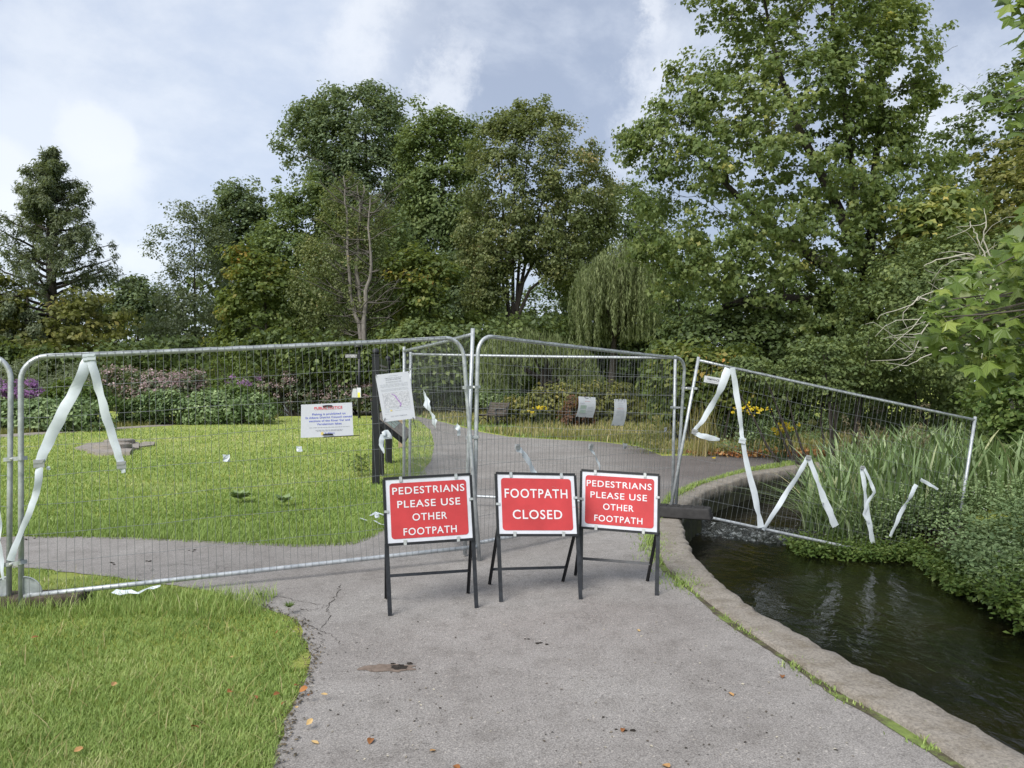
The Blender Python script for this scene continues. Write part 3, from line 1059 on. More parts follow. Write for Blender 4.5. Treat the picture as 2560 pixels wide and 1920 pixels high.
tarmac_cracks()
WA, WB = (2.45, 11.25), (4.2, 10.22)                          # the weir
down = clip_half(RIVER, WB, WA)
up = clip_half(RIVER, WA, WB)
flat_poly('river', [tuple(p) for p in down], -0.50, M['water'], 'dark rippled river beside the kerb', 'river')
flat_poly('upstream_river', [tuple(p) for p in up], -0.37, M['water'], 'calmer river water above the little weir', 'river')
flat_poly('distant_water', [tuple(p) for p in xy_of([(586, 872), (700, 873), (700, 893), (640, 898), (596, 900)])], 0.012, M['water'], 'dark lake water beyond the nettle bed', 'water')


def build_weir():
    nx_, ny_ = 70, 9
    a, b = np.array(WA), np.array(WB)
    dn = np.array([b[1] - a[1], -(b[0] - a[0])]); dn = dn / np.linalg.norm(dn)
    if dn[1] > 0: dn = -dn
    r = np.random.default_rng(5)
    V = []
    for j in range(ny_):
        s = j / (ny_ - 1)
        for i in range(nx_):
            p = a + (b - a) * i / (nx_ - 1) + dn * (s * 0.5 + 0.03 * math.sin(i * .7))
            z = -0.365 - 0.13 * min(1, s * 2.2) + (0.022 * r.normal() if 0 < j < ny_ - 1 else 0) - (0.03 if j == ny_ - 1 else 0)
            V.append((p[0], p[1], z))
    i = np.arange(nx_ * ny_).reshape(ny_, nx_)
    T = np.stack([i[:-1, :-1], i[1:, :-1], i[1:, 1:], i[:-1, 1:]], -1).reshape(-1, 4)
    o = link('weir_water', npmesh('weir_water', np.array(V), T, k=4, smooth=True), M['foam'])
    tag(o, 'white broken water spilling over the low weir', 'weir', kind='structure')


build_weir()


def build_kerb():
    r = np.random.default_rng(4)
    so = np.zeros(NK)
    for f, a in ((0.9, .012), (2.3, .010), (6.1, .008), (13, .006)):
        so += a * np.sin(np.arange(NK) * f * 0.21 + r.uniform(0, 6))
    so += r.normal(0, .010, NK)
    nrm_ = norm(KO - KI)
    o_ = KO + nrm_ * so[:, None]
    V = []
    zt = 0.035 + 0.006 * np.sin(np.arange(NK) * 0.13) + r.normal(0, .0015, NK)
    for i in range(NK):
        a, b = KI[i], o_[i]
        n = nrm_[i]
        w = np.linalg.norm(b - a)
        rowpts = [(a[0], a[1], -0.05), (a[0], a[1], zt[i] - .006)]
        for t in (0.12, 0.4, 0.7): rowpts.append((a[0] + (b[0] - a[0]) * t, a[1] + (b[1] - a[1]) * t, zt[i] + r.normal(0, .0015)))
        e = b - n * 0.025
        rowpts += [(e[0], e[1], zt[i] - .002), (b[0], b[1], zt[i] - .026 + r.normal(0, .004))]
        for zz in (-0.12, -0.3, -0.5, -1.1):
            rowpts.append((b[0] + n[0] * r.normal(-.01, .008), b[1] + n[1] * r.normal(-.01, .008), zz))
        V += rowpts
    k = 11
    i = np.arange(NK * k).reshape(NK, k)
    T = np.stack([i[:-1, :-1], i[:-1, 1:], i[1:, 1:], i[1:, :-1]], -1).reshape(-1, 4)
    o = link('river_kerb', npmesh('river_kerb', np.array(V), T, k=4, smooth=False), M['concrete'])
    tag(o, 'rough weathered concrete kerb curving along the river', 'kerb', kind='structure')


build_kerb()

# ------------------------------------------------------------------ far wood and trees
T_ = 'trees round the park'
rng0 = np.random.default_rng(11)


def far_wood():
    poly = pol([(-420, 858), (-420, 590), (-200, 620), (-60, 600), (60, 640), (200, 660), (260, 640), (330, 650), (450, 560), (600, 520), (800, 500), (960, 560), (1040, 640), (1085, 670), (1210, 690), (1290, 640), (1420, 560), (1600, 520),
                (1750, 640), (1830, 600), (2050, 480), (2400, 420), (2700, 500), (2700, 858)])
    d = 82
    c = crown_points(poly, d, rng0, 2300, 0.25, (), -0.8, 4, 0.8, 0.3, 9, rmax=9)
    V, T, t = foliage(c, rng0, 17, 1.5, 0.68, 'rhomb', np.array([0, d + 30, 4]), 0.42, 0.14, 0.8, 0.2, seed=4, d=d)
    o = link('far_woodland', npmesh('far_woodland', V, T, t), M['lf_dark'])
    tag(o, 'far-off dark green woodland closing the view behind the park trees', 'woodland', kind='stuff')


far_wood()


def build_conifer():
    d = 48; rng = np.random.default_rng(21)
    prof = [(322, 8), (345, 42), (380, 62), (420, 76), (455, 100), (520, 122), (560, 132), (620, 128), (680, 136), (760, 140)]
    ys = np.array([p[0] for p in prof]); ws = np.array([p[1] for p in prof])
    base = P(112, 800, d); base.z = 0
    root = empty('conifer_tree', base, 'tall open conical conifer with drooping grey-green sprays at the left edge', 'tree', T_)
    mb = MB(); lb = MB()
    axis = [P(112 + 4 * math.sin(y * .01), y, d) for y in range(830, 335, -22)]
    axis[0].z = -0.05
    n = len(axis)
    mb.tube(axis, [0.42 * (1 - i / n) ** 0.8 + 0.02 for i in range(n)], 8, cap=False)
    mb.build('trunk', M['bark_dark'], root)
    cents = []
    k = 0
    for y in np.linspace(318, 770, 84):
        w = np.interp(y, ys, ws) * d / F
        az = k * 2.4 + rng.normal(0, .3); k += 1
        L = w * rng.uniform(0.78, 1.12)
        z0 = H - (y + 40 * min(1, (y - 310) / 60) - HY) * d / F
        a = Vector((P(112, y, d).x, d, z0 - 0.1 * L))
        rise = 0.42 if y < 600 else 0.12
        b = a + Vector((math.cos(az) * L, math.sin(az) * L, rise * L))
        pts = limb(lb, a, b, 0.045 + .02 * L, 0.015, rng, 0.12, 6, 5)
        for i in range(3 if y > 380 else 1, len(pts)):
            for s in range(4 if y > 430 else 5):
                p = pts[i].lerp(pts[i - 1], rng.random()) + Vector(rng.normal(0, 0.16, 3)) * (0.5 + .3 * L)
                cents.append((p.x, p.y, p.z - 0.20 - abs(rng.normal(0, .16))))
    c = np.array(cents)
    V, T, t = foliage(c, rng, 27, 0.34, 0.30, 'narrow', np.array([base.x, d, 5]), 0.48, 0.15, 1.15, 0.9, seed=6, d=d)
    V2, T2, t2 = foliage(c, rng, 13, 0.30, 0.19, 'rhomb', np.array([base.x, d, 5]), 0.45, 0.15, 1.1, 0.9, seed=6, d=d)
    T2 = T2 + len(V)
    link('crown', npmesh('crown', np.vstack([V, V2]), np.vstack([T, T2]), np.r_[t, t2]), M['lf_grey'], root)
    lb.build('branches', M['bark_dark'], root)


build_conifer()

tree('swamp_cypress', 'low spreading olive-green tree under the tall conifer at far left', 'tree', [(-160, 860), (-160, 600), (-60, 580), (20, 600), (60, 650), (110, 690), (150, 640), (200, 620), (250, 660), (285, 700), (290, 860)], 46, M['lf_olive'], M['bark_dark'],
     (60, 800), (60, 640), 0.3, 330, 48, 0.30, 0.75, 31, thick=0.5, limbs=14, tint=(0.42, 0.15), accents=((240, 720, 50, 0.30), (120, 720, 30, 0.15)), group=T_, flat=0.4)
tree('distant_tree', 'small dark round-headed tree far off in the gap right of the conifer', 'tree', [(235, 860), (238, 680), (262, 622), (285, 602), (315, 596), (345, 610), (365, 680), (370, 860)], 68, M['lf_cool'], M['bark_dark'],
     (300, 800), (300, 640), 0.2, 340, 50, 0.34, 0.9, 32, thick=0.7, limbs=8, tint=(0.38, 0.14), group=T_)
tree('wispy_tree', 'thin grey wispy tree with bare twigs showing against the sky', 'tree', [(330, 520), (348, 490), (400, 452), (438, 432), (468, 460), (485, 560), (480, 690), (470, 855), (320, 860), (318, 680), (352, 610), (332, 560)], 55, M['lf_grey'], M['bark'],
     (425, 800), (420, 480), 0.13, 560, 32, 0.20, 0.72, 33, thick=0.7, limbs=60, fork=0.25, tint=(0.42, 0.16), group=T_, twigs=3, gap=-0.5)
tree('rounded_tree', 'dense dark round-topped tree behind the thin wispy one', 'tree', [(462, 480), (478, 412), (500, 397), (545, 415), (578, 440), (604, 480), (600, 620), (570, 860), (440, 860), (452, 600)], 60, M['lf_cool'], M['bark_dark'],
     (520, 800), (520, 480), 0.35, 700, 50, 0.27, 0.8, 34, limbs=14, tint=(0.46, 0.14), group=T_, holes=(), gscale=1.6)
tree('shaded_tree', 'mid green tree below and left of the tallest round crown', 'tree', [(560, 480), (595, 420), (640, 385), (690, 392), (735, 440), (760, 560), (740, 860), (540, 860), (530, 600)], 53, M['lf_mid'], M['bark_dark'],
     (640, 800), (640, 450), 0.32, 760, 50, 0.245, 0.72, 35, limbs=14, tint=(0.42, 0.14), group=T_, gscale=1.5)
tree('plane_tree', 'tallest broad round-crowned green tree in the middle of the tree line', 'tree', [(612, 275), (640, 232), (700, 218), (745, 208), (792, 195), (850, 206), (880, 240), (900, 300), (920, 400), (920, 520), (900, 720), (760, 740), (700, 560), (652, 440), (618, 330)],
     62, M['lf_cool'], M['bark_dark'], (800, 800), (790, 280), 0.5, 1500, 50, 0.27, 0.85, 36, limbs=50, tint=(0.50, 0.14), group=T_, gscale=0.9, gap=-0.30)
tree('tall_lime_tree', 'tall green tree between the broad crown and the brown many-stemmed tree', 'tree', [(868, 262), (905, 240), (945, 234), (990, 252), (1022, 282), (1045, 360), (1042, 500), (1020, 700), (880, 720), (868, 560), (878, 420)], 57, M['lf_mid'], M['bark_dark'],
     (950, 800), (955, 300), 0.4, 950, 50, 0.25, 0.78, 37, limbs=34, tint=(0.50, 0.14), group=T_, gscale=0.8, gap=-0.25, holes=([(905, 520), (950, 510), (960, 590), (910, 570)],))
tree('golden_maple', 'small maple with orange and yellow upper leaves left of the bare stems', 'tree', [(478, 690), (488, 600), (518, 542), (565, 538), (610, 575), (660, 640), (680, 855), (470, 860)], 42, M['lf_yel'], M['bark_dark'],
     (580, 800), (570, 600), 0.18, 270, 46, 0.25, 0.6, 38, limbs=16, tint=(0.30, 0.14), accents=((525, 562, 26, 0.46), (505, 605, 20, 0.42), (492, 690, 24, 0.36), (590, 610, 20, 0.25)), group=T_)


def build_bare_tree():
    d = 40; rng = np.random.default_rng(41)
    b = P(786, 800, d); b.z = 0
    root = empty('half_dead_tree', b, 'half dead tree with pale bare stems and sparse brown foliage in the middle distance', 'tree', T_)
    mb = MB()
    stems = [[(788, 805), (782, 735), (768, 680), (757, 640), (754, 560), (750, 480), (746, 420), (742, 380)],
             [(789, 805), (785, 720), (779, 650), (772, 590), (776, 520), (778, 450), (772, 400)],
             [(790, 805), (788, 700), (790, 630), (802, 590), (800, 545), (796, 470), (800, 430)],
             [(786, 760), (780, 680), (768, 600), (772, 520), (783, 440), (786, 400)]]
    P_ = []
    for k, st in enumerate(stems):
        dep = d + (0, 0.3, -0.3, 0.5)[k]
        pts = [P(x, y, dep) for x, y in st]
        if pts[0].z < 1: pts[0].z = -0.05
        dense = []
        for i in range(len(pts) - 1):
            for s in range(3): dense.append(pts[i].lerp(pts[i + 1], s / 3) + Vector(rng.normal(0, .035, 3)))
        dense.append(pts[-1])
        rad = [0.15 * (1 - 0.85 * i / len(dense)) for i in range(len(dense))]
        mb.tube(dense, rad, 7, cap=False); P_.append(dense)
    mb.build('trunk', M['bark_pale'], root)
    lb = MB()
    for _ in range(95):
        dn = P_[rng.integers(4)]
        i = int(rng.integers(3, len(dn) - 1))
        sx = rng.choice([-1, -1, 1])
        L = rng.uniform(0.8, 3.6) * (1.15 if dn[i].z < 6 else 0.7)
        e = dn[i] + Vector((sx * L * rng.uniform(.45, .95), rng.normal(0, .5) * L, L * rng.uniform(-.05, .65)))
        pts = limb(lb, dn[i], e, 0.045, 0.01, rng, 0.25, 5, 4)
        for _ in range(3):
            s = pts[rng.integers(1, 5)]
            limb(lb, s, s + Vector((sx * L * .35 * rng.random(), rng.normal(0, .3), L * rng.uniform(-.1, .4))), 0.018, 0.006, rng, 0.2, 3, 3)
    lb.build('bare_branches', M['bark_grey'], root)
    poly = pol([(600, 700), (645, 560), (680, 480), (715, 400), (760, 372), (800, 420), (845, 460), (862, 540), (850, 640), (820, 720), (700, 745)])
    c = crown_points(poly, d + 0.9, rng, 620, 0.5, (), -0.2, 0.8, 0.45, 0.5, 8)
    V, T, t = foliage(c, rng, 34, 0.45, 0.13, 'rhomb', c.mean(0), 0.42, 0.17, 0.8, 0.3, seed=5, accents=((650, 580, 60, .15), (830, 480, 40, .25)), d=d)
    link('crown', npmesh('crown', V, T, t), M['lf_brown'], root)


build_bare_tree()

tree('yellow_green_tree', 'bushy yellow-green tree just right of the bare pale stems', 'tree', [(822, 700), (832, 580), (870, 545), (925, 545), (965, 570), (1005, 620), (1024, 700), (1024, 860), (830, 860)], 41, M['lf_yel'], M['bark_dark'],
     (930, 800), (925, 610), 0.2, 300, 50, 0.25, 0.62, 42, limbs=14, tint=(0.36, 0.14), accents=((905, 600, 40, 0.15),), group=T_)

tree('belt_tree', 'dark green tree filling the belt behind the bare stems', 'tree', [(640, 600), (680, 500), (740, 450), (800, 440), (860, 480), (900, 560), (900, 855), (640, 855)], 50, M['lf_mid'], M['bark_dark'],
     (770, 860), (770, 520), 0.25, 640, 58, 0.22, 0.75, 45, limbs=20, tint=(0.36, 0.14), group=T_, gscale=1.2)
tree('belt_tree', 'dark green tree filling the belt left of the many-stemmed tree', 'tree', [(930, 640), (960, 560), (1000, 520), (1040, 560), (1075, 640), (1080, 855), (930, 855)], 52, M['lf_cool'], M['bark_dark'],
     (1000, 860), (1000, 580), 0.22, 420, 56, 0.22, 0.75, 46, limbs=14, tint=(0.36, 0.14), group=T_, gscale=1.2)
tree('belt_tree', 'low dark tree far behind the foot of the many-stemmed tree', 'tree', [(1060, 860), (1060, 660), (1095, 630), (1130, 655), (1165, 615), (1205, 640), (1240, 620), (1265, 690), (1260, 860)], 58, M['lf_mid'], M['bark_dark'],
     (1160, 870), (1160, 700), 0.2, 420, 52, 0.25, 0.8, 47, limbs=10, tint=(0.36, 0.14), group=T_, gscale=1.2)

stems_ = [[(1100, 715), (1097, 640), (1092, 540), (1085, 430), (1075, 330)], [(1114, 715), (1118, 620), (1124, 530), (1130, 420), (1145, 300)], [(1108, 700), (1108, 600), (1108, 500), (1112, 380), (1116, 300)],
          [(1112, 690), (1130, 610), (1165, 540), (1205, 470), (1235, 400)], [(1116, 690), (1145, 625), (1195, 585), (1250, 550)], [(1104, 690), (1086, 610), (1062, 540), (1042, 460)], [(1113, 670), (1135, 570), (1160, 480), (1185, 380)]]
tree('many_stemmed_tree', 'broad brownish-green tree with a fan of dark stems above the fence centre', 'tree', [(1010, 440), (1018, 330), (1055, 268), (1118, 236), (1180, 234), (1218, 268), (1282, 308), (1302, 350), (1322, 395), (1325, 480), (1300, 580),
     (1240, 660), (1190, 640), (1150, 560), (1110, 600), (1085, 680), (1015, 710), (1000, 560)], 45, M['lf_brown'], M['bark_dark'], (1108, 720), (1110, 300), 0.12, 1350, 44, 0.185, 0.55, 43, limbs=240, fork=0.3, stems=stems_,
     tint=(0.46, 0.15), accents=((1240, 330, 60, 0.22), (1290, 480, 60, -0.15), (1040, 560, 40, 0.15)), group=T_, gscale=0.9, gap=-0.15, thick=0.75, lr=0.011)
tree('dark_filler_tree', 'dark green tree standing behind the weeping willow', 'tree', [(1190, 600), (1230, 520), (1300, 430), (1360, 400), (1440, 440), (1480, 560), (1480, 860), (1240, 860), (1215, 720)], 52, M['lf_mid'], M['bark_dark'],
     (1350, 800), (1350, 500), 0.3, 620, 60, 0.23, 0.8, 44, limbs=14, tint=(0.34, 0.14), group=T_, gscale=1.5)


def willow(name, label, poly, d, seed, nst, tops, lmax, tint, trunk=None):
    rng = np.random.default_rng(seed)
    poly = pol(poly)
    b = Vector((P(poly[:, 0].mean(), 800, d).x, d, 0))
    root = empty(name, b, label, 'tree', T_)
    top = sample(pol(tops), nst, rng)
    dd = d + rng.normal(0, 1.0, nst)
    pos, nrm_, tt = [], [], []
    lo = np.array([poly[np.abs(poly[:, 0] - x) < 60][:, 1].max() if (np.abs(poly[:, 0] - x) < 60).any() else 740 for x in top[:, 0]])
    st = MB()
    for i in range(nst):
        p = Vector(((top[i, 0] - CX) * d / F, dd[i], H - (top[i, 1] - HY) * d / F))
        zlo = max(0.3, H - (lo[i] - HY) * d / F)
        L = min(lmax * rng.uniform(.3, 1.15), max(0.5, p.z - zlo))
        az = rng.uniform(0, 6.28); r = rng.uniform(.15, .9)
        ti = rng.normal(tint, .16)
        n = int(L / 0.055)
        s = np.linspace(0, 1, n)
        arc = np.minimum(1, s * 3)
        q = np.stack([p.x + math.cos(az) * r * np.sqrt(arc) + 0.05 * np.sin(s * 5 + az), p.y + math.sin(az) * r * np.sqrt(arc), p.z + 0.12 * np.sin(arc * 3.14) - L * s], 1)
        pos.append(q + rng.normal(0, .028, q.shape)); tt.append(np.full(n, ti) + rng.normal(0, .1, n))
        if i % 3 == 0: st.tube([tuple(v) for v in q[::max(1, n // 6)]], 0.010, 3, cap=False)
    pos = np.vstack(pos); t = np.clip(np.concatenate(tt), 0, 1)
    nr = rng.normal(0, 1, pos.shape); nr[:, 2] *= .3
    V, T, k = leaves(pos, nr, 0.22 * rng.uniform(.7, 1.4, len(pos)), 'narrow', rng, 2.2)
    link('crown', npmesh('crown', V, T, np.repeat(t, k)), M['lf_willow'], root)
    st.build('hanging_twigs', M['lf_olive'], root)
    mb = MB()
    mb.tube([(b.x, d + .4, -.05), (b.x + .1, d + .4, 2), (b.x + .3, d + .5, max(2.4, pos[:, 2].max() * .6))], [.22, .18, .08], 7, cap=False)
    for i in range(0, nst, max(1, nst // 14)):
        limb(mb, (b.x + .2, d + .4, max(1.5, pos[:, 2].max() * .45)), (pos[:, 0].min() * .3 + pos[:, 0].max() * .7 if False else (top[i, 0] - CX) * d / F, dd[i], H - (top[i, 1] - HY) * d / F), .07, .015, rng, .2)
    mb.build('trunk', M['bark_dark'], root)
    return root


willow('weeping_willow', 'pale green weeping willow with hanging curtains right of the many-stemmed tree', [(1240, 640), (1260, 570), (1300, 540), (1340, 520), (1385, 545), (1412, 600), (1405, 690), (1340, 735), (1270, 748), (1245, 735)], 36, 51, 640,
       [(1245, 625), (1262, 575), (1300, 545), (1345, 522), (1388, 548), (1410, 610), (1392, 660), (1330, 600), (1275, 640)], 3.2, 0.52)
willow('young_willow', 'low drooping willow seen through the middle fence panel', [(1035, 840), (1040, 750), (1100, 715), (1180, 720), (1260, 740), (1290, 860), (1290, 850)], 31, 52, 560,
       [(1035, 770), (1060, 732), (1120, 712), (1190, 722), (1260, 742), (1290, 860), (1200, 770), (1100, 770)], 2.2, 0.42)

# the big sycamore over the river
SYC = [(1505, -30), (1512, 20), (1482, 60), (1482, 150), (1440, 190), (1400, 245), (1395, 275), (1338, 288), (1335, 345), (1385, 400), (1345, 440), (1375, 560), (1430, 650), (1500, 730), (1620, 770), (1800, 760), (1960, 700),
       (2040, 600), (2090, 540), (2120, 450), (2080, 380), (2000, 330), (1960, 280), (1990, 200), (2050, 90), (2056, 40), (2000, 70), (1955, 40), (1960, -60), (1900, -190), (1750, -260), (1600, -180)]
syc_stems = [[(1895, 830), (1885, 740), (1868, 600), (1850, 480), (1838, 350), (1822, 200), (1800, 60), (1790, -80)], [(1900, 820), (1893, 700), (1880, 560), (1885, 400), (1900, 260), (1905, 100), (1890, -60)],
             [(1872, 640), (1760, 560), (1650, 480), (1570, 400), (1500, 330)], [(1860, 560), (1800, 430), (1730, 290), (1680, 150), (1650, 0)], [(1885, 600), (1935, 520), (1985, 480), (2040, 440)],
             [(1880, 700), (1760, 650), (1640, 640), (1540, 670), (1470, 690)]]
tree('sycamore_tree', 'huge sycamore leaning over the river with sky showing through its leaves', 'tree', SYC, 23, M['lf_syc'], M['bark_dark'], (1895, 840), (1838, 300), 0.20, 2500, 30, 0.092, 0.38, 61, tmpl='maple', thick=0.55,
     limbs=260, fork=0.25, stems=syc_stems, tint=(0.46, 0.13), accents=((1880, 560, 60, .18), (1600, 400, 70, .12), (1640, 560, 60, .12), (1500, 600, 60, .15), (1990, 430, 50, .2), (1600, 250, 60, 0.1)), group=T_, gscale=0.7, gap=-0.06, flat=0.55, twigs=1, lr=0.012)


def ivy_on_sycamore():
    rng = np.random.default_rng(66)
    root = bpy.data.objects['sycamore_tree']
    d = 23
    c = []
    for st, w in ((syc_stems[0], 30), (syc_stems[1], 26)):
        for i in range(len(st) - 2):
            for s in range(30):
                f = rng.random()
                x = st[i][0] * (1 - f) + st[i + 1][0] * f; y = st[i][1] * (1 - f) + st[i + 1][1] * f
                p = P(x + rng.normal(0, w), y, d + rng.normal(0, .45))
                c.append(tuple(p))
    c = np.array(c); c = c[wob(c, .6, 3) > -.3]
    V, T, t = foliage(c, rng, 26, .28, .12, 'ovate', np.array([c[:, 0].mean(), d, 6]), 0.34, .14, 1.0, .8, seed=8)
    link('ivy', npmesh('ivy', V, T, t), M['lf_dark'], root)


ivy_on_sycamore()
tree('yew_tree', 'dark dense tree on the right behind the sycamore, against the sky', 'tree', [(2030, 330), (2045, 235), (2080, 180), (2120, 155), (2180, 150), (2260, 140), (2420, 150), (2420, 800), (2080, 800), (2080, 450)], 31, M['lf_dark'], M['bark_dark'],
     (2220, 830), (2200, 250), 0.4, 620, 48, 0.19, 0.6, 62, limbs=18, tint=(0.44, 0.15), group=T_, gscale=1.0, gap=-0.5, flat=0.45)
tree('hornbeam_tree', 'lighter yellow-green layered tree at the right edge below the dark one', 'tree', [(2090, 480), (2105, 360), (2150, 300), (2210, 290), (2330, 300), (2400, 500), (2380, 800), (2120, 800)], 25, M['lf_olive'], M['bark_dark'],
     (2240, 830), (2220, 400), 0.25, 470, 46, 0.17, 0.5, 63, limbs=14, tint=(0.62, 0.14), group=T_, gscale=0.9, gap=-0.5, flat=0.35)
tree('field_maple', 'yellow-green leafy tree beneath the right arm of the sycamore', 'tree', [(1930, 640), (1945, 500), (1985, 440), (2040, 420), (2080, 450), (2110, 530), (2130, 640), (2100, 760), (1960, 780)], 21, M['lf_syc'], M['bark_dark'],
     (2040, 840), (2030, 500), 0.14, 190, 34, 0.16, 0.45, 64, tmpl='maple', limbs=16, tint=(0.60, 0.14), group=T_, accents=((1985, 470, 40, .2),), gap=-0.3)

S_ = 'shrubs along the river and tree line'
bush('ivy_thicket', 'large dark ivy-covered thicket under the sycamore right of the fence', 'shrub', [(1790, 910), (1760, 790), (1800, 700), (1850, 590), (1900, 530), (1960, 560), (2020, 490), (2080, 530), (2140, 500), (2200, 640), (2300, 700), (2300, 960), (1980, 960)], 17, M['lf_dark'], 820, 54, 0.092, 0.32, 71,
     tmpl='rhomb', tint=(0.50, 0.17), accents=((1960, 580, 90, .22), (2100, 850, 60, .18)), group=S_, gscale=0.7, gap=-0.35)
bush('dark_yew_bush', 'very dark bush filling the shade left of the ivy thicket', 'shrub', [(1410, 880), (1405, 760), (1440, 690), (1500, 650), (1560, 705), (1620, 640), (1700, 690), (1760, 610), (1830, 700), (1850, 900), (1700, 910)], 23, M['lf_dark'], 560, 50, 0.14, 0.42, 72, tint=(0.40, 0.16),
     accents=((1470, 760, 60, .12),), group=S_, gscale=0.8)
bush('yellowing_hedge', 'yellowish green bush at the right end of the middle fence panel', 'shrub', [(1400, 900), (1395, 830), (1420, 770), (1460, 740), (1510, 760), (1600, 760), (1640, 800), (1640, 890), (1520, 900)], 20, M['lf_yel'], 230, 36, 0.15, 0.4, 73, tmpl='rhomb', tint=(0.36, 0.14), group=S_,
     accents=((1480, 790, 50, .12),))
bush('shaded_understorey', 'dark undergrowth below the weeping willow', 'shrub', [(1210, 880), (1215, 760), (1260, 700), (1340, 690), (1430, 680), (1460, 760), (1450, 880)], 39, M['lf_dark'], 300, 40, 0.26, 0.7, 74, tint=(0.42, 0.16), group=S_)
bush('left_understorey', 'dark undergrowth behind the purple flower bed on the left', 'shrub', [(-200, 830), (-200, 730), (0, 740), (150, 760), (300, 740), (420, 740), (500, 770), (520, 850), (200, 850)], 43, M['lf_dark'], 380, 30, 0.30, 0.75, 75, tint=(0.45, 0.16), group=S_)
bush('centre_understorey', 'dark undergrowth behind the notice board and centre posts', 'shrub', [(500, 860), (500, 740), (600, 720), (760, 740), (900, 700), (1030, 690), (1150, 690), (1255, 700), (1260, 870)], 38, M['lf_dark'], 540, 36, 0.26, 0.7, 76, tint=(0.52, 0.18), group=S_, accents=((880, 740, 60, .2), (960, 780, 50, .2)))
bush('overhanging_yew', 'flat dark sprays of yew hanging over the right bank', 'shrub', [(1540, 830), (1590, 770), (1680, 790), (1760, 720), (1830, 760), (1900, 700), (1960, 760), (2050, 800), (2020, 860), (1900, 830), (1800, 870), (1680, 840)], 15, M['lf_dark'], 300, 40, 0.075, 0.28, 77, tint=(0.55, 0.16), group=S_, flat=0.3)
bush('elder_bush', 'leafy yellow-green shrub on the bank behind the right fence post', 'shrub', [(2075, 1000), (2085, 880), (2110, 820), (2160, 780), (2240, 760), (2350, 780), (2350, 1060), (2130, 1060)], 11.2, M['lf_bright'], 340, 40, 0.085, 0.20, 78, tmpl='ovate', tint=(0.48, 0.18), group=S_, gscale=0.45, gap=-0.4)
bush('bramble', 'sprawling bramble mound behind the park bench', 'shrub', [(1080, 900), (1095, 870), (1130, 850), (1200, 835), (1290, 825), (1360, 835), (1390, 870), (1400, 905), (1250, 915)], 29, M['lf_olive'], 260, 34, 0.16, 0.34, 79, tmpl='rhomb', tint=(0.55, 0.17), group=S_, accents=((1200, 840, 30, .2),))
bush('rusty_dock', 'rust brown dock plant below the left white paper', 'plant', [(1215, 925), (1212, 880), (1232, 855), (1262, 862), (1280, 890), (1278, 925)], 26.5, M['lf_rust'], 50, 30, 0.12, 0.22, 80, group=None)
bush('tall_weeds', 'tall green weeds behind the slumped fence panel', 'plant', [(1540, 930), (1545, 890), (1590, 870), (1680, 872), (1760, 880), (1800, 910), (1800, 945), (1640, 945)], 20, M['lf_nettle'], 190, 36, 0.10, 0.26, 81, tmpl='narrow', tint=(0.45, 0.15))
bush('green_weeds', 'fresh green weeds beside the park bench', 'plant', [(1030, 890), (1035, 840), (1080, 835), (1120, 850), (1130, 885)], 31, M['lf_nettle'], 70, 30, 0.16, 0.34, 82, tmpl='narrow', tint=(0.5, 0.15))

# planting on the left
NB = 'nettle and flower beds on the left'
bush('nettle_patch', 'dark green nettle patch at the left edge behind the first fence panel', 'plant', [(-200, 945), (-200, 885), (-60, 872), (60, 866), (160, 866), (236, 876), (246, 925), (120, 938), (0, 948)], 25.5, M['lf_nettle'], 300, 42, 0.13, 0.28, 91, tmpl='ovate', tint=(0.50, 0.17), group=NB, gap=-0.8)
bush('nettle_bank', 'long dark nettle bank ending beside the lake water', 'plant', [(268, 916), (266, 872), (330, 852), (450, 850), (560, 860), (594, 885), (592, 908), (450, 914)], 29.5, M['lf_nettle'], 280, 42, 0.14, 0.30, 92, tmpl='ovate', tint=(0.48, 0.17), group=NB, gap=-0.8)
bush('leafy_mound', 'bright green leafy mound above the left nettles', 'plant', [(90, 880), (105, 838), (150, 822), (215, 832), (262, 866), (262, 885)], 28.5, M['lf_bright'], 130, 38, 0.13, 0.28, 93, tint=(0.42, 0.15), group=NB)
bush('green_mound', 'rounded fresh green mound at the right end of the nettle bank', 'plant', [(420, 870), (455, 842), (520, 835), (560, 846), (592, 872), (594, 890), (500, 890)], 31, M['lf_bright'], 150, 38, 0.14, 0.30, 94, tint=(0.42, 0.15), group=NB)
bush('willowherb', 'tall feathery pale green willowherb behind the purple flowers', 'plant', [(-150, 880), (-150, 800), (0, 790), (60, 775), (130, 782), (195, 790), (210, 860)], 31, M['lf_grey'], 300, 36, 0.17, 0.32, 95, tmpl='narrow', tint=(0.62, 0.16), group=NB, grav=-.5)
bush('loosestrife', 'vivid purple loosestrife clump at the left edge', 'plant', [(-60, 880), (-60, 832), (-10, 822), (40, 826), (90, 838), (92, 872)], 27.5, M['lf_nettle'], 80, 22, 0.12, 0.24, 96, tmpl='narrow', group=NB, tint=(.4, .15), flowers=(M['fl_purple'], 0.85, 60, 0.22, 0.085))
bush('hemp_agrimony', 'dusky pink flowering bank behind the tape on the first panel', 'plant', [(205, 860), (212, 815), (250, 800), (310, 805), (352, 812), (440, 808), (450, 850), (440, 880), (300, 880)], 33, M['lf_grey'], 230, 24, 0.16, 0.34, 97, group=NB, tint=(.36, .15), flowers=(M['fl_pink'], 0.8, 26, 0.30, 0.10))
bush('pink_flowers', 'pink flower bank right of the fresh green mound', 'plant', [(555, 860), (562, 815), (600, 803), (650, 808), (690, 830), (780, 838), (840, 830), (850, 880), (640, 884)], 37, M['lf_grey'], 190, 24, 0.17, 0.36, 98, group=NB, tint=(.36, .15), flowers=(M['fl_pink'], 0.6, 24, 0.30, 0.10))
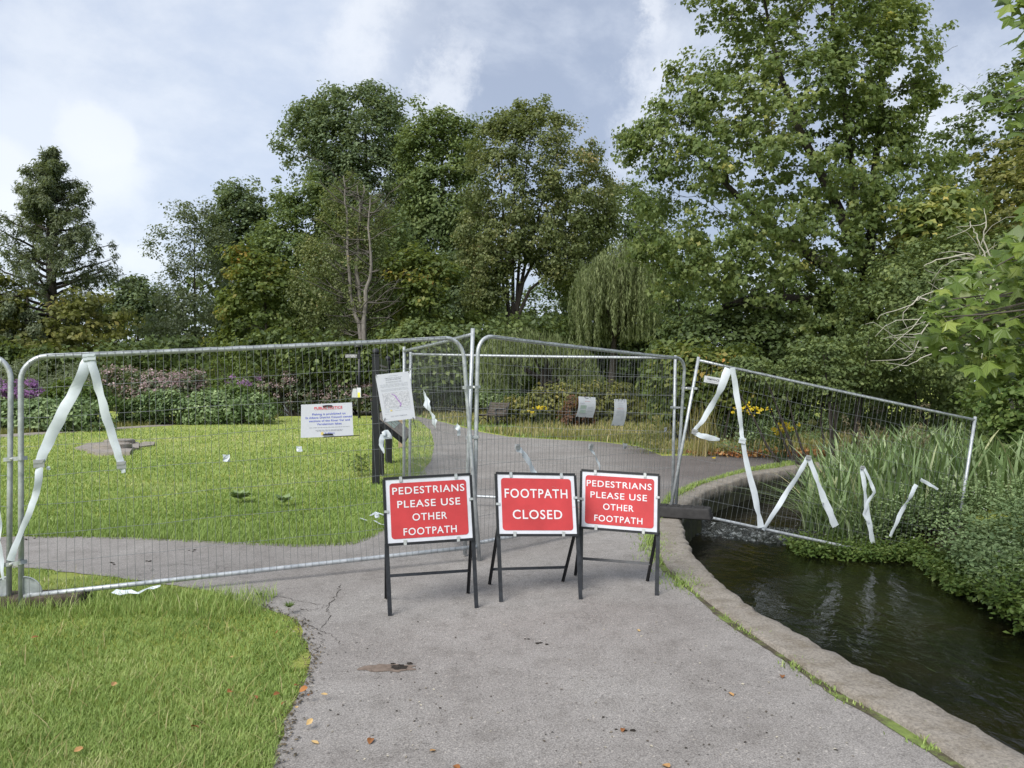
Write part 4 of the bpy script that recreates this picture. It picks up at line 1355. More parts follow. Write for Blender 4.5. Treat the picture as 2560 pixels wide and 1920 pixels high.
bush('small_loosestrife', 'small purple loosestrife tuft beside the pale sapling', 'plant', [(478, 850), (490, 822), (520, 812), (560, 820), (566, 850)], 32.5, M['lf_nettle'], 36, 20, 0.13, 0.26, 99, tmpl='narrow', group=NB, flowers=(M['fl_purple'], 0.35, 26, 0.2, 0.08))
bush('pale_sapling', 'pale yellow-green sapling above the flower bank', 'plant', [(445, 850), (440, 800), (462, 778), (480, 772), (500, 795), (512, 850)], 33, M['lf_bright'], 55, 14, 0.16, 0.26, 100, tmpl='narrow', tint=(.72, .12), group=NB)

# ------------------------------------------------------------------ fence panels
FG = 'temporary mesh fence panels'


class Panel:
    """a mesh fence panel set by its four post ends; u runs along it, v up it"""
    def __init__(s, name, label, tl, tr, bl, br, rounded=(True, True), nw=62, top_ext=0.0, plates=(), wobble=0.004, seed=0, wr=0.0016, vb=0.065, cornerw=None):
        s.tl, s.tr, s.bl, s.br = map(Vector, (tl, tr, bl, br))
        n = (s.br - s.bl).cross(s.tl - s.bl).normalized()
        s.n = n if n.y < 0 else -n
        s.w = (s.br - s.bl).length; s.h = (s.tl - s.bl).length
        rng = np.random.default_rng(seed + 100)
        base = (s.bl + s.br) / 2
        root = empty('site_fence', base, label, 'fence panel', FG)
        s.root = root
        R = 0.019
        mb = MB()
        ru = 0.17 / s.w; rv = 0.17 / s.h
        def corner(u0, v0, du, dv, a0, a1):
            return [s.q(u0 + du * math.cos(math.radians(a0 + (a1 - a0) * i / 7)), v0 + dv * math.sin(math.radians(a0 + (a1 - a0) * i / 7))) for i in range(8)]
        left = [s.q(0, 0), s.q(0, .5)]
        if rounded[0]: left += corner(ru, 1 - rv, ru, rv, 180, 90)
        right = []
        if rounded[1]: right += corner(1 - ru, 1 - rv, ru, rv, 90, 0)
        right += [s.q(1, .5), s.q(1, 0)]
        mid = [s.q(u, 1 - 0.004 * math.sin(u * math.pi)) for u in np.linspace(ru if rounded[0] else 0.0, 1 - ru if rounded[1] else 1.0, 8)]
        if rounded == (True, True):
            mb.tube(left + mid[1:-1] + right, R, 10)
            mb.build('frame', M['galv'], root)
        else:
            e = top_ext / s.h
            mb2 = MB()
            for u, rd in ((0, rounded[0]), (1, rounded[1])):
                b_ = MB(); b_.tube([s.q(u, 0), s.q(u, .5), s.q(u, 1 + e)], R, 10)
                b_.build('post', M['galv'], root)
            mb.tube(mid, R * 0.85, 10)
            mb.build('top_rail', M['galv'], root)
        lb = MB(); lb.tube([s.q(u, vb) for u in np.linspace(0.004, 0.996, 6)], R, 10)
        lb.build('bottom_rail', M['galv'], root)
        wm = MB()
        for i in range(nw):
            u = (i + 1) / (nw + 1)
            top = 1.0
            if rounded[0] and u < ru: top = 1 - rv + rv * math.sqrt(max(0, 1 - ((ru - u) / ru) ** 2))
            if rounded[1] and u > 1 - ru: top = 1 - rv + rv * math.sqrt(max(0, 1 - ((u - 1 + ru) / ru) ** 2))
            pts = []
            k1 = rng.normal(0, wobble); k2 = rng.normal(0, wobble * .7)
            for v in np.linspace(vb - .012, top + 0.008, 9):
                du = (k1 * math.sin(v * 3.14) + k2 * math.sin(v * 7 + i)) / s.w
                pts.append(s.q(u + du, v) + s.n * (R + 0.002 + (-0.0 if v < top else 0.0)))
            wm.tube(pts, wr, 3, cap=False)
        nh = 7
        for j in range(nh):
            v = 0.19 + (0.875 - 0.19) * j / (nh - 1)
            ph = rng.uniform(0, 6)
            pts = [s.q(u, v + 0.0022 * math.sin(u * 14 + ph) + 0.0015 * math.sin(u * 33 + ph)) + s.n * (R + 0.005) for u in np.linspace(0.004, .996, 24)]
            wm.tube(pts, 0.0018, 3, cap=False)
        # the wire lapped over the top rail
        pts = [s.q(u, 1 + (0.010 + 0.002 * math.sin(u * 90)) / s.h) + s.n * R * .9 for u in np.linspace(ru, 1 - ru, 40)]
        wm.tube(pts, 0.0021, 3, cap=False)
        o = wm.build('wire_mesh', M['wire'], root)
        o['kind'] = 'stuff'
        for (u, sgn) in plates:
            g = MB()
            cu = 0.13 / s.w * sgn; cv = 0.13 / s.h
            pts = [s.q(u, vb + .008)] + [s.q(u + cu * math.cos(math.radians(a)), vb + .008 + cv * math.sin(math.radians(a))) for a in range(0, 91, 10)]
            k = len(pts)
            g.add([p + s.n * .003 for p in pts] + [p - s.n * .003 for p in pts], [tuple(range(k)), tuple(reversed(range(k, 2 * k)))] + [(i, (i + 1) % k, k + (i + 1) % k, k + i) for i in range(k)])
            rim = [p + s.n * .006 for p in pts[1:]]
            g.tube(rim, .006, 5)
            g.build('corner_plate', M['galv'], root)

    def q(s, u, v): return s.bl.lerp(s.br, u).lerp(s.tl.lerp(s.tr, u), v)

    def at(s, px, py, off=0.035):
        """where the sight line of a picture point meets the panel, moved off it towards the viewer"""
        o = Vector((0, 0, H)); r = P(px, py, 1.0) - o
        t = (s.bl - o).dot(s.n) / r.dot(s.n)
        return o + r * t + s.n * off


def foot(px, py, d=None):
    return G(px, py)


pA = Panel('A', 'front left mesh fence panel with round top corners carrying the public notice', P(45, 772, 5.52), P(999, 729, 6.97), P(45, 1325, 5.52), P(1036, 1212, 6.97), nw=61, plates=((0, 1),), seed=1)
pF = Panel('F', 'mesh fence panel cut off by the left edge of the photo', P(-1150, 745, 5.0), P(24, 768, 5.56), P(-1150, 1362, 5.0), P(18, 1325, 5.56), nw=60, plates=((1, -1),), seed=2)
pD = Panel('D', 'front right mesh fence panel with round top corners behind the two right hand signs', P(1033, 724, 7.02), P(1480, 775, 9.42), P(1023, 1206, 7.02), P(1459, 1112, 9.42), nw=61, seed=3)
pB = Panel('B', 'mesh fence panel running back from the tallest post to the info board', P(873, 758, 10.15), P(1021, 722, 7.15), P(872, 1088, 10.15), P(1004, 1198, 7.15), rounded=(False, False), nw=61, top_ext=0.055, seed=4, wr=0.0013)
pC = Panel('C', 'rear mesh fence panel crossing the path square tops and square corners', P(887, 765, 10.2), P(1459, 773, 9.45), P(884, 1086, 10.2), P(1452, 1115, 9.45), rounded=(False, False), nw=61, top_ext=0.03, seed=5, wr=0.0012)
pE = Panel('E', 'slumped mesh fence panel tilting down over the river into the reeds', P(1508, 778, 9.15), P(2106, 907, 9.5), P(1443, 1132, 9.15), P(2052, 1262, 9.5), rounded=(False, False), nw=58, top_ext=0.04, seed=6, vb=0.09)


def coupler(pan1, p1, pan2, p2, label, off=0.0):
    """a two-part clamp round two posts with its bolt"""
    a = pan1.at(*p1, off=0.0); b = pan2.at(*p2, off=0.0)
    n = pan1.n
    d = (b - a); L = d.length; d.normalize()
    up = Vector((0, 0, 1)); up = (up - d * up.dot(d)).normalized()
    n = d.cross(up)
    if n.y > 0: n = -n
    root = empty('fence_coupler', (a + b) / 2, label, 'fence clamp', 'clamps joining the fence posts')
    for sgn in (1, -1):
        mb = MB()
        mb.box((a + b) / 2 + n * sgn * 0.024, d * (L / 2 + .027), n * .003, up * .014)
        for e in (a - d * .027, b + d * .027):
            mb.box(e + n * sgn * .012, d * .003, n * .012, up * .0139)
        mb.build('clamp_plate', M['galv'], root)
    mb = MB(); mb.tube([(a + b) / 2 - n * .04, (a + b) / 2 + n * .045], .006, 6)
    mb.tube([(a + b) / 2 + n * .027, (a + b) / 2 + n * .036], .012, 6)
    mb.build('bolt', M['clip'], root)
    return root


coupler(pF, (20, 992), pA, (46, 990), 'upper clamp joining the two posts at the far left')
coupler(pF, (18, 1219), pA, (45, 1215), 'lower clamp joining the two posts at the far left')
coupler(pA, (1008, 837), pD, (1029, 836), 'upper clamp joining the posts under the tallest post')
coupler(pB, (1013, 945), pD, (1028, 944), 'small middle clamp on the centre posts behind the signs')
coupler(pC, (1455, 880), pD, (1474, 881), 'pale clamp joining the right end posts at eye level')
coupler(pD, (1477, 838), pE, (1500, 839), 'clamp holding the leaning post of the slumped panel')


def fence_foot(label, c, ax, L, W, Hh, mat, holes=4):
    ax = Vector(ax).normalized(); ay = Vector((-ax.y, ax.x, 0)); c = Vector(c)
    root = empty('ballast_block', c, label, 'fence weight', 'weights under the fence')
    m = bmesh.new()
    bmesh.ops.create_cube(m, size=1.0)
    for v in m.verts:
        k = 1.0 if v.co.z < 0 else 0.93
        v.co = Vector((v.co.x * L * (k if v.co.z > 0 else 1), v.co.y * W * k, (v.co.z + .5) * Hh))
    bmesh.ops.bevel(m, geom=[e for e in m.edges], offset=0.022, segments=3, affect='EDGES', profile=.6)
    rot = Matrix((ax, ay, (0, 0, 1))).transposed()
    for v in m.verts: v.co = rot @ v.co + c
    me = bpy.data.meshes.new('block'); m.to_mesh(me); m.free()
    link('block', me, mat, root)
    for i in range(holes):
        mb = MB()
        for s in (-1, 1):
            p = c + ax * (i - (holes - 1) / 2) * L * .2 + ay * s * W * .2 + Vector((0, 0, Hh + .004))
            mb.box(p, ax * L * .07, ay * W * .10, Vector((0, 0, .006)))
        mb.build('ridge', mat, root)
    if holes:
        for s in (-1, 1):
            mb = MB(); mb.box(c + ax * s * (L / 2 - .02) + Vector((0, 0, Hh * .28)), ax * .028, ay * W * .18, Vector((0, 0, Hh * .22))); mb.build('hand_hold', M['tie'], root)
    return root


a_ = G(1470, 1124, 0.0); fence_foot('black rubber fence foot sticking out over the river edge', (2.02, 9.06, 0.036), (0.93, -0.36, 0), 0.72, 0.24, 0.13, M['rubber'])
fence_foot('dirty concrete fence foot half hidden in grass at far left', (-3.56, 5.62, 0.0), (1, 0.12, 0), 0.78, 0.23, 0.085, M['dirtblock'], 0)

# ------------------------------------------------------------------ barrier tape
TG = 'scraps of white barrier tape on the fence'


def tape(label, pan, pts, w, off=0.04, group=TG, dist=None, knots=(), name='barrier_tape', twist=()):
    """a strip of plastic tape through picture points lying on a panel"""
    if pan is not None: pos = [pan.at(x, y, off + 0.004 * math.sin(i * 1.7)) for i, (x, y) in enumerate(pts)]
    else: pos = [P(x, y, dist) for x, y in pts]
    n = pan.n if pan is not None else Vector((0, -1, 0))
    dense = []
    for i in range(len(pos) - 1):
        for s in range(4):
            dense.append(pos[i].lerp(pos[i + 1], s / 4))
    dense.append(pos[-1])
    k = len(dense)
    ws = w if isinstance(w, list) else [w, w]
    wid = [np.interp(i / (k - 1), np.linspace(0, 1, len(ws)), ws) for i in range(k)]
    sides = []
    for i in range(k):
        t = (dense[min(i + 1, k - 1)] - dense[max(i - 1, 0)]).normalized()
        s_ = t.cross(n).normalized()
        a = 0.48 * math.sin(i * 0.9 + len(pts)) * (0.5 + .5 * math.sin(i * .37)) + .18 * math.sin(i * 2.3 + len(pts))
        sides.append((s_ * math.cos(a) + n * math.sin(a)))
    root = empty(name, dense[0], label, 'barrier tape', group)
    mb = MB(); vs = []
    for i in range(k):
        c = dense[i] + n * 0.006 * math.sin(i * 1.1 + len(pts)) + sides[i] * wid[i] * .04 * math.sin(i * 1.9)
        vs += [c - sides[i] * wid[i] / 2, c + n * wid[i] * (.10 + .07 * math.sin(i * 1.3)), c + sides[i] * wid[i] / 2]
    fs = []
    for i in range(k - 1):
        fs += [(3 * i, 3 * i + 1, 3 * i + 4, 3 * i + 3), (3 * i + 1, 3 * i + 2, 3 * i + 5, 3 * i + 4)]
    mb.add(vs, fs, 0, True)
    mb.build('strip', M['tape'], root)
    for (x, y, r, mat) in knots:
        c = pan.at(x, y, off + .008)
        kb = MB()
        side = (pan.q(1, .5) - pan.q(0, .5)).normalized(); up = n.cross(side)
        kb.box(c, side * r, n * .008, up * r * .85)
        kb.box(c + up * r * .4 + n * .007, side * r * .8, n * .005, (up * .3 + side * .2) * r)
        kb.build('wrap' if mat == 'duct' else 'knot', M[mat], root)
    return root


tape('broad left leg of the white tape V on the front left panel', pA, [(191, 776), (172, 826), (136, 892), (105, 955), (86, 1000)], [0.072, .078, .082, .075, .06], knots=((190, 772, .03, 'tape'), (86, 1000, .034, 'duct')))
tape('right leg of the white tape V on the front left panel', pA, [(198, 776), (214, 838), (232, 905), (252, 968), (262, 1000), (268, 1020)], [0.06, .06, .062, .055, .05, .03], off=0.045, knots=((199, 771, .028, 'tape'), (263, 1003, .032, 'duct')))
tape('lower tape tail hanging from the wrap to the clamp at the left post', pA, [(88, 1008), (84, 1050), (68, 1100), (46, 1150), (24, 1208)], [0.05, .05, .045, .035, .05], off=0.055)
tape('tape ends on the panel at the left photo edge', pF, [(0, 1090), (5, 1130), (2, 1165), (8, 1210), (12, 1250)], [.02, .035, .03, .03, .015], off=.04)
tape('upper left arm of tape hanging from the top rail of the slumped panel', pE, [(1572, 796), (1548, 852), (1518, 905), (1497, 930)], [.10, .085, .06, .04], knots=((1498, 932, .035, 'duct'),))
tape('folded end of tape below the small silver wrap on the slumped panel', pE, [(1494, 934), (1510, 940), (1535, 946), (1552, 949)], [.03, .07, .07, .03], off=.05)
tape('long right arm of tape down the slumped panel to its bottom rail', pE, [(1579, 794), (1588, 850), (1598, 920), (1600, 945), (1612, 1010), (1630, 1080), (1641, 1138)], [.075, .07, .055, .05, .07, .075, .08], off=.045, knots=((1600, 951, .04, 'tape'),))
tape('left half of the inverted V of tape above the weir', pE, [(1646, 1144), (1680, 1088), (1718, 1030), (1742, 988)], [.055, .06, .065, .05], knots=((1743, 987, .03, 'duct'),))
tape('right half of the inverted V of tape above the watercress', pE, [(1745, 990), (1762, 1040), (1782, 1090), (1802, 1136)], [.05, .065, .085, .09], off=.045)
tape('looped tape tied in the reeds with its tail near the water', pE, [(1859, 1008), (1864, 1060), (1872, 1120), (1883, 1172)], [.05, .06, .065, .06], knots=((1859, 1009, .025, 'duct'),))
tape('thin loop of tape beside the tied one in the reeds', pE, [(1861, 1008), (1878, 1045), (1884, 1062), (1868, 1088), (1862, 1110), (1872, 1128)], [.04, .045, .04, .04, .04, .03], off=.05)
tape('straight slanting tape in the reeds left of the right fence post', pE, [(1976, 1046), (1958, 1078), (1938, 1115), (1920, 1158)], [.05, .055, .05, .035])
tape('short tape end poking out of the reed leaves', pE, [(1983, 1034), (2002, 1045), (2022, 1056)], [.04, .045, .025], off=.05)
tape('pale tape strip hanging on the rear panel left of the centre posts', pB, [(925, 848), (932, 868), (942, 895), (951, 918)], [.10, .10, .10, .11], off=.05)
tape('tape hanging behind the footpath closed sign', pD, [(1112, 968), (1122, 975), (1135, 995), (1148, 1020), (1153, 1030)], [.06, .05, .055, .06, .06], knots=((1110, 964, .03, 'duct'),))
tape('thin curved tape behind the right hand sign', pD, [(1269, 968), (1278, 982), (1287, 1000), (1291, 1022)], [.03, .025, .025, .025], knots=((1269, 963, .032, 'duct'),))
tape('torn tape flapping on the wire in front of the info board', pA, [(822, 936), (832, 934), (842, 945), (822, 942), (820, 960), (826, 978)], [.03, .06, .02, .05, .04, .012], off=.05)
tape('crumpled tape knot on the wire left of the bench', pA, [(980, 918), (986, 925), (988, 940)], [.05, .045, .03], off=.05)
for lab, pan, x, y, r, mt in (('white tape scrap on the wire left of the public notice', pA, 489, 988, .028, 'tape'), ('square white tape scrap under the public notice', pA, 645, 969, .024, 'tape'),
                           ('tiny white tape scrap low on the first panel by the wrap', pA, 106, 1010, .012, 'tape'), ('small dark tape stub beside the right hand sign top', pD, 1345, 963, .032, 'duct'),
                           ('tiny dark tape stub near the right end of the rear wires', pD, 1432, 927, .028, 'duct'), ('loose white tape end left of the first red sign', pA, 812, 1112, .02, 'tape')):
    c = pan.at(x, y, .035)
    root = empty('tape_scrap', c, lab, 'tape scrap', 'small tape scraps on the wires')
    side = (pan.q(1, .5) - pan.q(0, .5)).normalized(); up = pan.n.cross(side)
    mb = MB(); rr = random.Random(x)
    g = [[c + side * r * (i - 1) * rr.uniform(.8, 1.15) + up * r * (j - 1) * rr.uniform(.8, 1.2) + pan.n * rr.uniform(-.3, .3) * r for i in range(3)] for j in range(3)]
    mb.add([p for row in g for p in row], [(a + 3 * b, a + 1 + 3 * b, a + 4 + 3 * b, a + 3 + 3 * b) for a in (0, 1) for b in (0, 1)])
    mb.build('flap', M[mt], root)
    mb = MB(); mb.box(c - pan.n * .004 + up * r * .2, side * r * .5, pan.n * .006, up * r * .25); mb.build('fold', M[mt], root)


def ground_tape(label, pts, w, z):
    pos = [G(x, y, z) for x, y in pts]
    root = empty('barrier_tape', pos[0], label, 'barrier tape', 'tape lying on the ground')
    mb = MB(); vs = []
    rr = random.Random(len(pts))
    for i, p in enumerate(pos):
        t = (pos[min(i + 1, len(pos) - 1)] - pos[max(i - 1, 0)]).normalized()
        s_ = t.cross(Vector((0, -.55, .83))).normalized()
        vs += [p - s_ * w / 2 + Vector((0, 0, rr.uniform(0, .015))), p + s_ * w / 2 + Vector((0, 0, rr.uniform(.005, .03)))]
    mb.add(vs, [(2 * i, 2 * i + 1, 2 * i + 3, 2 * i + 2) for i in range(len(pos) - 1)])
    mb.build('strip', M['tape'], root)


ground_tape('crumpled tape lying in the grass under the front left panel', [(245, 1279), (262, 1283), (280, 1281), (298, 1284), (312, 1276), (330, 1271), (346, 1270)], .045, .07)
ground_tape('upper loose tape on the grass left of the first red sign', [(800, 1115), (812, 1108), (824, 1112), (834, 1118)], .035, .06)
ground_tape('lower loose tape on the grass left of the first red sign', [(778, 1122), (792, 1128), (808, 1128), (822, 1134), (834, 1137)], .03, .05)

# ------------------------------------------------------------------ notices on the fence


def cable_tie(fn, parent, a, b, r=.004, off=.004):
    mb = MB(); p, q = fn(*a, off), fn(*b, off)
    mid = p.lerp(q, .5) + (fn(0, 0, .01) - fn(0, 0, 0)) * 0.4
    mb.tube([p, mid, q], r, 5)
    mb.build('cable_tie', M['tie'], parent)


def lines_of_print(fn, parent, rows, mat, th, name='small_print', off=.0015, seed=0):
    """rows of unreadable small print: short dashes"""
    r = random.Random(seed)
    mb = MB()
    for (x0, x1, y) in rows:
        x = x0
        while x < x1 - .004:
            w = min(r.uniform(.006, .026), x1 - x)
            sheet(mb, fn, x, x + w, y, y + th, off)
            x += w + r.uniform(.003, .006)
    return mb.build(name, M[mat], parent)


def public_notice():
    tl, tr, br, bl = [pA.at(x, y, .045) for x, y in ((649, 874), (758, 869), (761, 941), (648, 945))]
    W, Hh = (tr - tl).length, (tl - bl).length
    W = (W + (br - bl).length) / 2
    fn = quad_fn(tl, tr, bl, br, W, Hh)
    root = empty('public_notice', fn(W / 2, Hh / 2), 'white public notice board about fishing tied to the front left panel', 'notice')
    link_ = sheet(MB(), fn, 0, W, 0, Hh, 0, .006).build('board', M['paper'], root)
    text_on('heading', 'PUBLIC NOTICE', fn, W * .525, Hh * .845, W * .55, Hh * .068, M['ink_red'], root, .02)
    sheet(MB(), fn, W * .255, W * .80, Hh * .825, Hh * .832, .002).build('underline', M['ink_red'], root)
    for t, y, w, xc in (('Fishing is prohibited on', .665, .65, .535), ('St Albans District Council owned', .565, .90, .53), ('sections of the River Ver and', .465, .79, .545), ('Verulamium lakes', .365, .48, .535)):
        text_on('lettering', t, fn, W * xc, Hh * y, W * w, Hh * .058, M['ink_blue'], root, .018)
    lines_of_print(fn, root, [(W * .15, W * .93, Hh * .285), (W * .27, W * .80, Hh * .205), (W * .30, W * .78, Hh * .175)], 'ink_grey', Hh * .012, seed=2)
    mb = MB(); c = (W * .40, Hh * .105)
    mb.add([fn(c[0] + .011 * math.cos(a), c[1] + .014 * math.sin(a), .002) for a in np.linspace(0, 6.28, 14)[:-1]], [tuple(range(13))]); mb.build('emblem', M['ink_yellow'], root)
    text_on('lettering', 'St Albans', fn, W * .54, Hh * .095, W * .19, Hh * .045, M['ink_blue'], root, .01)
    for y in (.925, .07):
        mb = MB(); mb.tube([fn(W * (.41 + .19 * s), Hh * (y + .012 * math.sin(s * 3.1)), .008) for s in np.linspace(0, 1, 6)], .0055, 6); mb.build('cable_tie', M['tie'], root)
    mb = MB(); mb.tube([fn(W * .42, -Hh * .01, .004), fn(W * .6, Hh * .0, .004), fn(W * 1.12, Hh * .015, .004)], .0035, 5); mb.build('cable_tie', M['tie'], root)
    mb = MB(); mb.tube([fn(W * 1.0, Hh * .93, .002), fn(W * 1.09, Hh * .90, .002)], .005, 5); mb.build('cable_tie', M['tie'], root)


public_notice()


def map_notice():
    tl, tr, br, bl = [pA.at(x, y, .045) for x, y in ((808, 810), (881, 802), (894, 903), (826, 911))]
    W, Hh = (tr - tl).length, (tl - bl).length
    fn = quad_fn(tl, tr, bl, br, W, Hh)
    root = empty('closure_notice', fn(W / 2, Hh / 2), 'white closure notice with a printed map hung askew beside the centre posts', 'notice')
    sheet(MB(), fn, 0, W, 0, Hh, 0, .003).build('sheet', M['paper'], root)
    text_on('heading', 'TEMPORARY CLOSURE OF', fn, W * .50, Hh * .895, W * .52, Hh * .018, M['ink_grey'], root, .01)
    lines_of_print(fn, root, [(W * .27, W * .72, Hh * .862)], 'ink_grey', Hh * .013, seed=3)
    lines_of_print(fn, root, [(W * .38, W * .65, Hh * .945), (W * .26, W * .75, Hh * .825), (W * .26, W * .75, Hh * .808)], 'ink_pale', Hh * .008, seed=4)
    lines_of_print(fn, root, [(W * .08, W * .90, Hh * y) for y in (.775, .755, .735, .715, .675, .655, .635)], 'ink_pale', Hh * .006, seed=5)
    sheet(MB(), fn, W * .10, W * .90, Hh * .28, Hh * .60, .001).build('printed_map', M['map'], root)
    mb = MB(); mb.ribbon([fn(W * .37, Hh * .57, .003), fn(W * .46, Hh * .53, .003), fn(W * .62, Hh * .335, .003), fn(W * .57, Hh * .285, .003)], (fn(1, 0) - fn(0, 0)).normalized(), W * .022)
    mb.build('route_line', M['ink_purple'], root)
    mb = MB()
    for pts in (((.12, .42), (.27, .58), (.31, .57)), ((.12, .36), (.24, .49), (.49, .26), (.62, .34))):
        mb.ribbon([fn(W * x, Hh * y, .002) for x, y in pts], (fn(1, 0) - fn(0, 0)).normalized(), W * .012)
    mb.build('road_line', M['ink_pale'], root)
    sheet(MB(), fn, W * .26, W * .32, Hh * .205, Hh * .235, .002).build('emblem', M['ink_yellow'], root)
    lines_of_print(fn, root, [(W * .1, W * .9, Hh * .25), (W * .1, W * .24, Hh * .22), (W * .4, W * .9, Hh * .21), (W * .1, W * .24, Hh * .19), (W * .08, W * .22, Hh * .15), (W * .06, W * .14, Hh * .05)], 'ink_pale', Hh * .006, seed=6)
    text_on('lettering', 'DO NOT REMOVE', fn, W * .50, Hh * .085, W * .50, Hh * .024, M['ink_grey'], root, .004)
    for a, b in (((W * .03, Hh * .98), (-W * .06, Hh * 1.01)), ((W * .97, Hh * .97), (W * 1.12, Hh * 1.14)), ((W * .06, Hh * .08), (-W * .12, -Hh * .12)), ((W * .92, Hh * .03), (W * .96, -Hh * .20))):
        cable_tie(fn, root, a, b, .003, .006)


map_notice()


def hung_paper(label, pan, cor, kind):
    tl, tr, br, bl = [pan.at(x, y, .04) for x, y in cor]
    W, Hh = (tr - tl).length, (tl - bl).length
    fl = quad_fn(tl, tr, bl, br, W, Hh)
    fn = lambda x, y, off=0.0: fl(x, y, off + 0.02 * math.sin(y / Hh * 3.14))
    root = empty('paper_notice', fl(W / 2, Hh / 2), label, 'notice', 'papers hung on the right panel')
    mb = MB(); n = 8
    mb.add([fn(x, Hh * i / n, 0) for i in range(n + 1) for x in (0, W)], [(2 * i, 2 * i + 1, 2 * i + 3, 2 * i + 2) for i in range(n)], 0, True)
    mb.build('sheet', M['paper2'], root)
    if kind == 0:
        lines_of_print(fn, root, [(W * .4, W * .58, Hh * .92)], 'ink_black', Hh * .03, 'logo', seed=1)
        lines_of_print(fn, root, [(W * .36, W * .66, Hh * .77)], 'ink_pale_red', Hh * .02, 'heading', seed=2)
        mb = MB(); sheet(mb, fn, W * .12, W * .46, Hh * .2, Hh * .58, .003); mb.build('printed_map', M['mapgreen'], root)
        lines_of_print(fn, root, [(W * .08, W * .36, Hh * .68), (W * .08, W * .36, Hh * .64), (W * .56, W * .9, Hh * .50), (W * .56, W * .85, Hh * .42), (W * .56, W * .88, Hh * .31)], 'ink_grey', Hh * .015, seed=3)
    else:
        lines_of_print(fn, root, [(W * .3, W * .7, Hh * y) for y in (.84, .77, .70)], 'ink_grey', Hh * .010, seed=4)
        lines_of_print(fn, root, [(W * .24, W * .76, Hh * .63)], 'ink_pale_red', Hh * .02, 'heading', seed=5)
        lines_of_print(fn, root, [(W * .2, W * .82, Hh * y) for y in (.56, .54, .50, .47, .42, .39)] + [(W * .60, W * .82, Hh * y) for y in (.34, .31, .25, .21)], 'ink_grey', Hh * .010, seed=6)
    for x, y in ((.36, .98), (.66, .98), (.1, .04), (.55, .02)):
        cable_tie(fn, root, (W * x, Hh * y), (W * (x - .03), Hh * (y + (.04 if y > .5 else -.04))), .004, .006)


hung_paper('wide white paper with a faint map on the right panel', pD, ((1243, 856), (1280, 858), (1274, 902), (1237, 900)), 0)
hung_paper('narrow curled white paper of small print on the right panel', pD, ((1320, 862), (1347, 862), (1341, 919), (1314, 919)), 1)


def fence_plate():
    tl, tr, br, bl = [pE.at(x, y, .035) for x, y in ((1520, 811), (1556, 817), (1555, 831), (1518, 825))]
    W, Hh = (tr - tl).length, (tl - bl).length
    fn = quad_fn(tl, tr, bl, br, W, Hh)
    root = empty('maker_sign', fn(W / 2, Hh / 2), 'small white maker plate on the slumped panel under its top rail', 'sign plate')
    sheet(MB(), fn, 0, W, 0, Hh, 0, .004).build('plate', M['paper2'], root)
    text_on('lettering', 'TEMPFENCE', fn, W * .52, Hh * .42, W * .72, Hh * .30, M['ink_black'], root, .01)
    lines_of_print(fn, root, [(W * .1, W * .9, Hh * .18)], 'ink_grey', Hh * .08, seed=9)


fence_plate()

# ------------------------------------------------------------------ red road signs
SG = 'red footpath signs on folding frames'


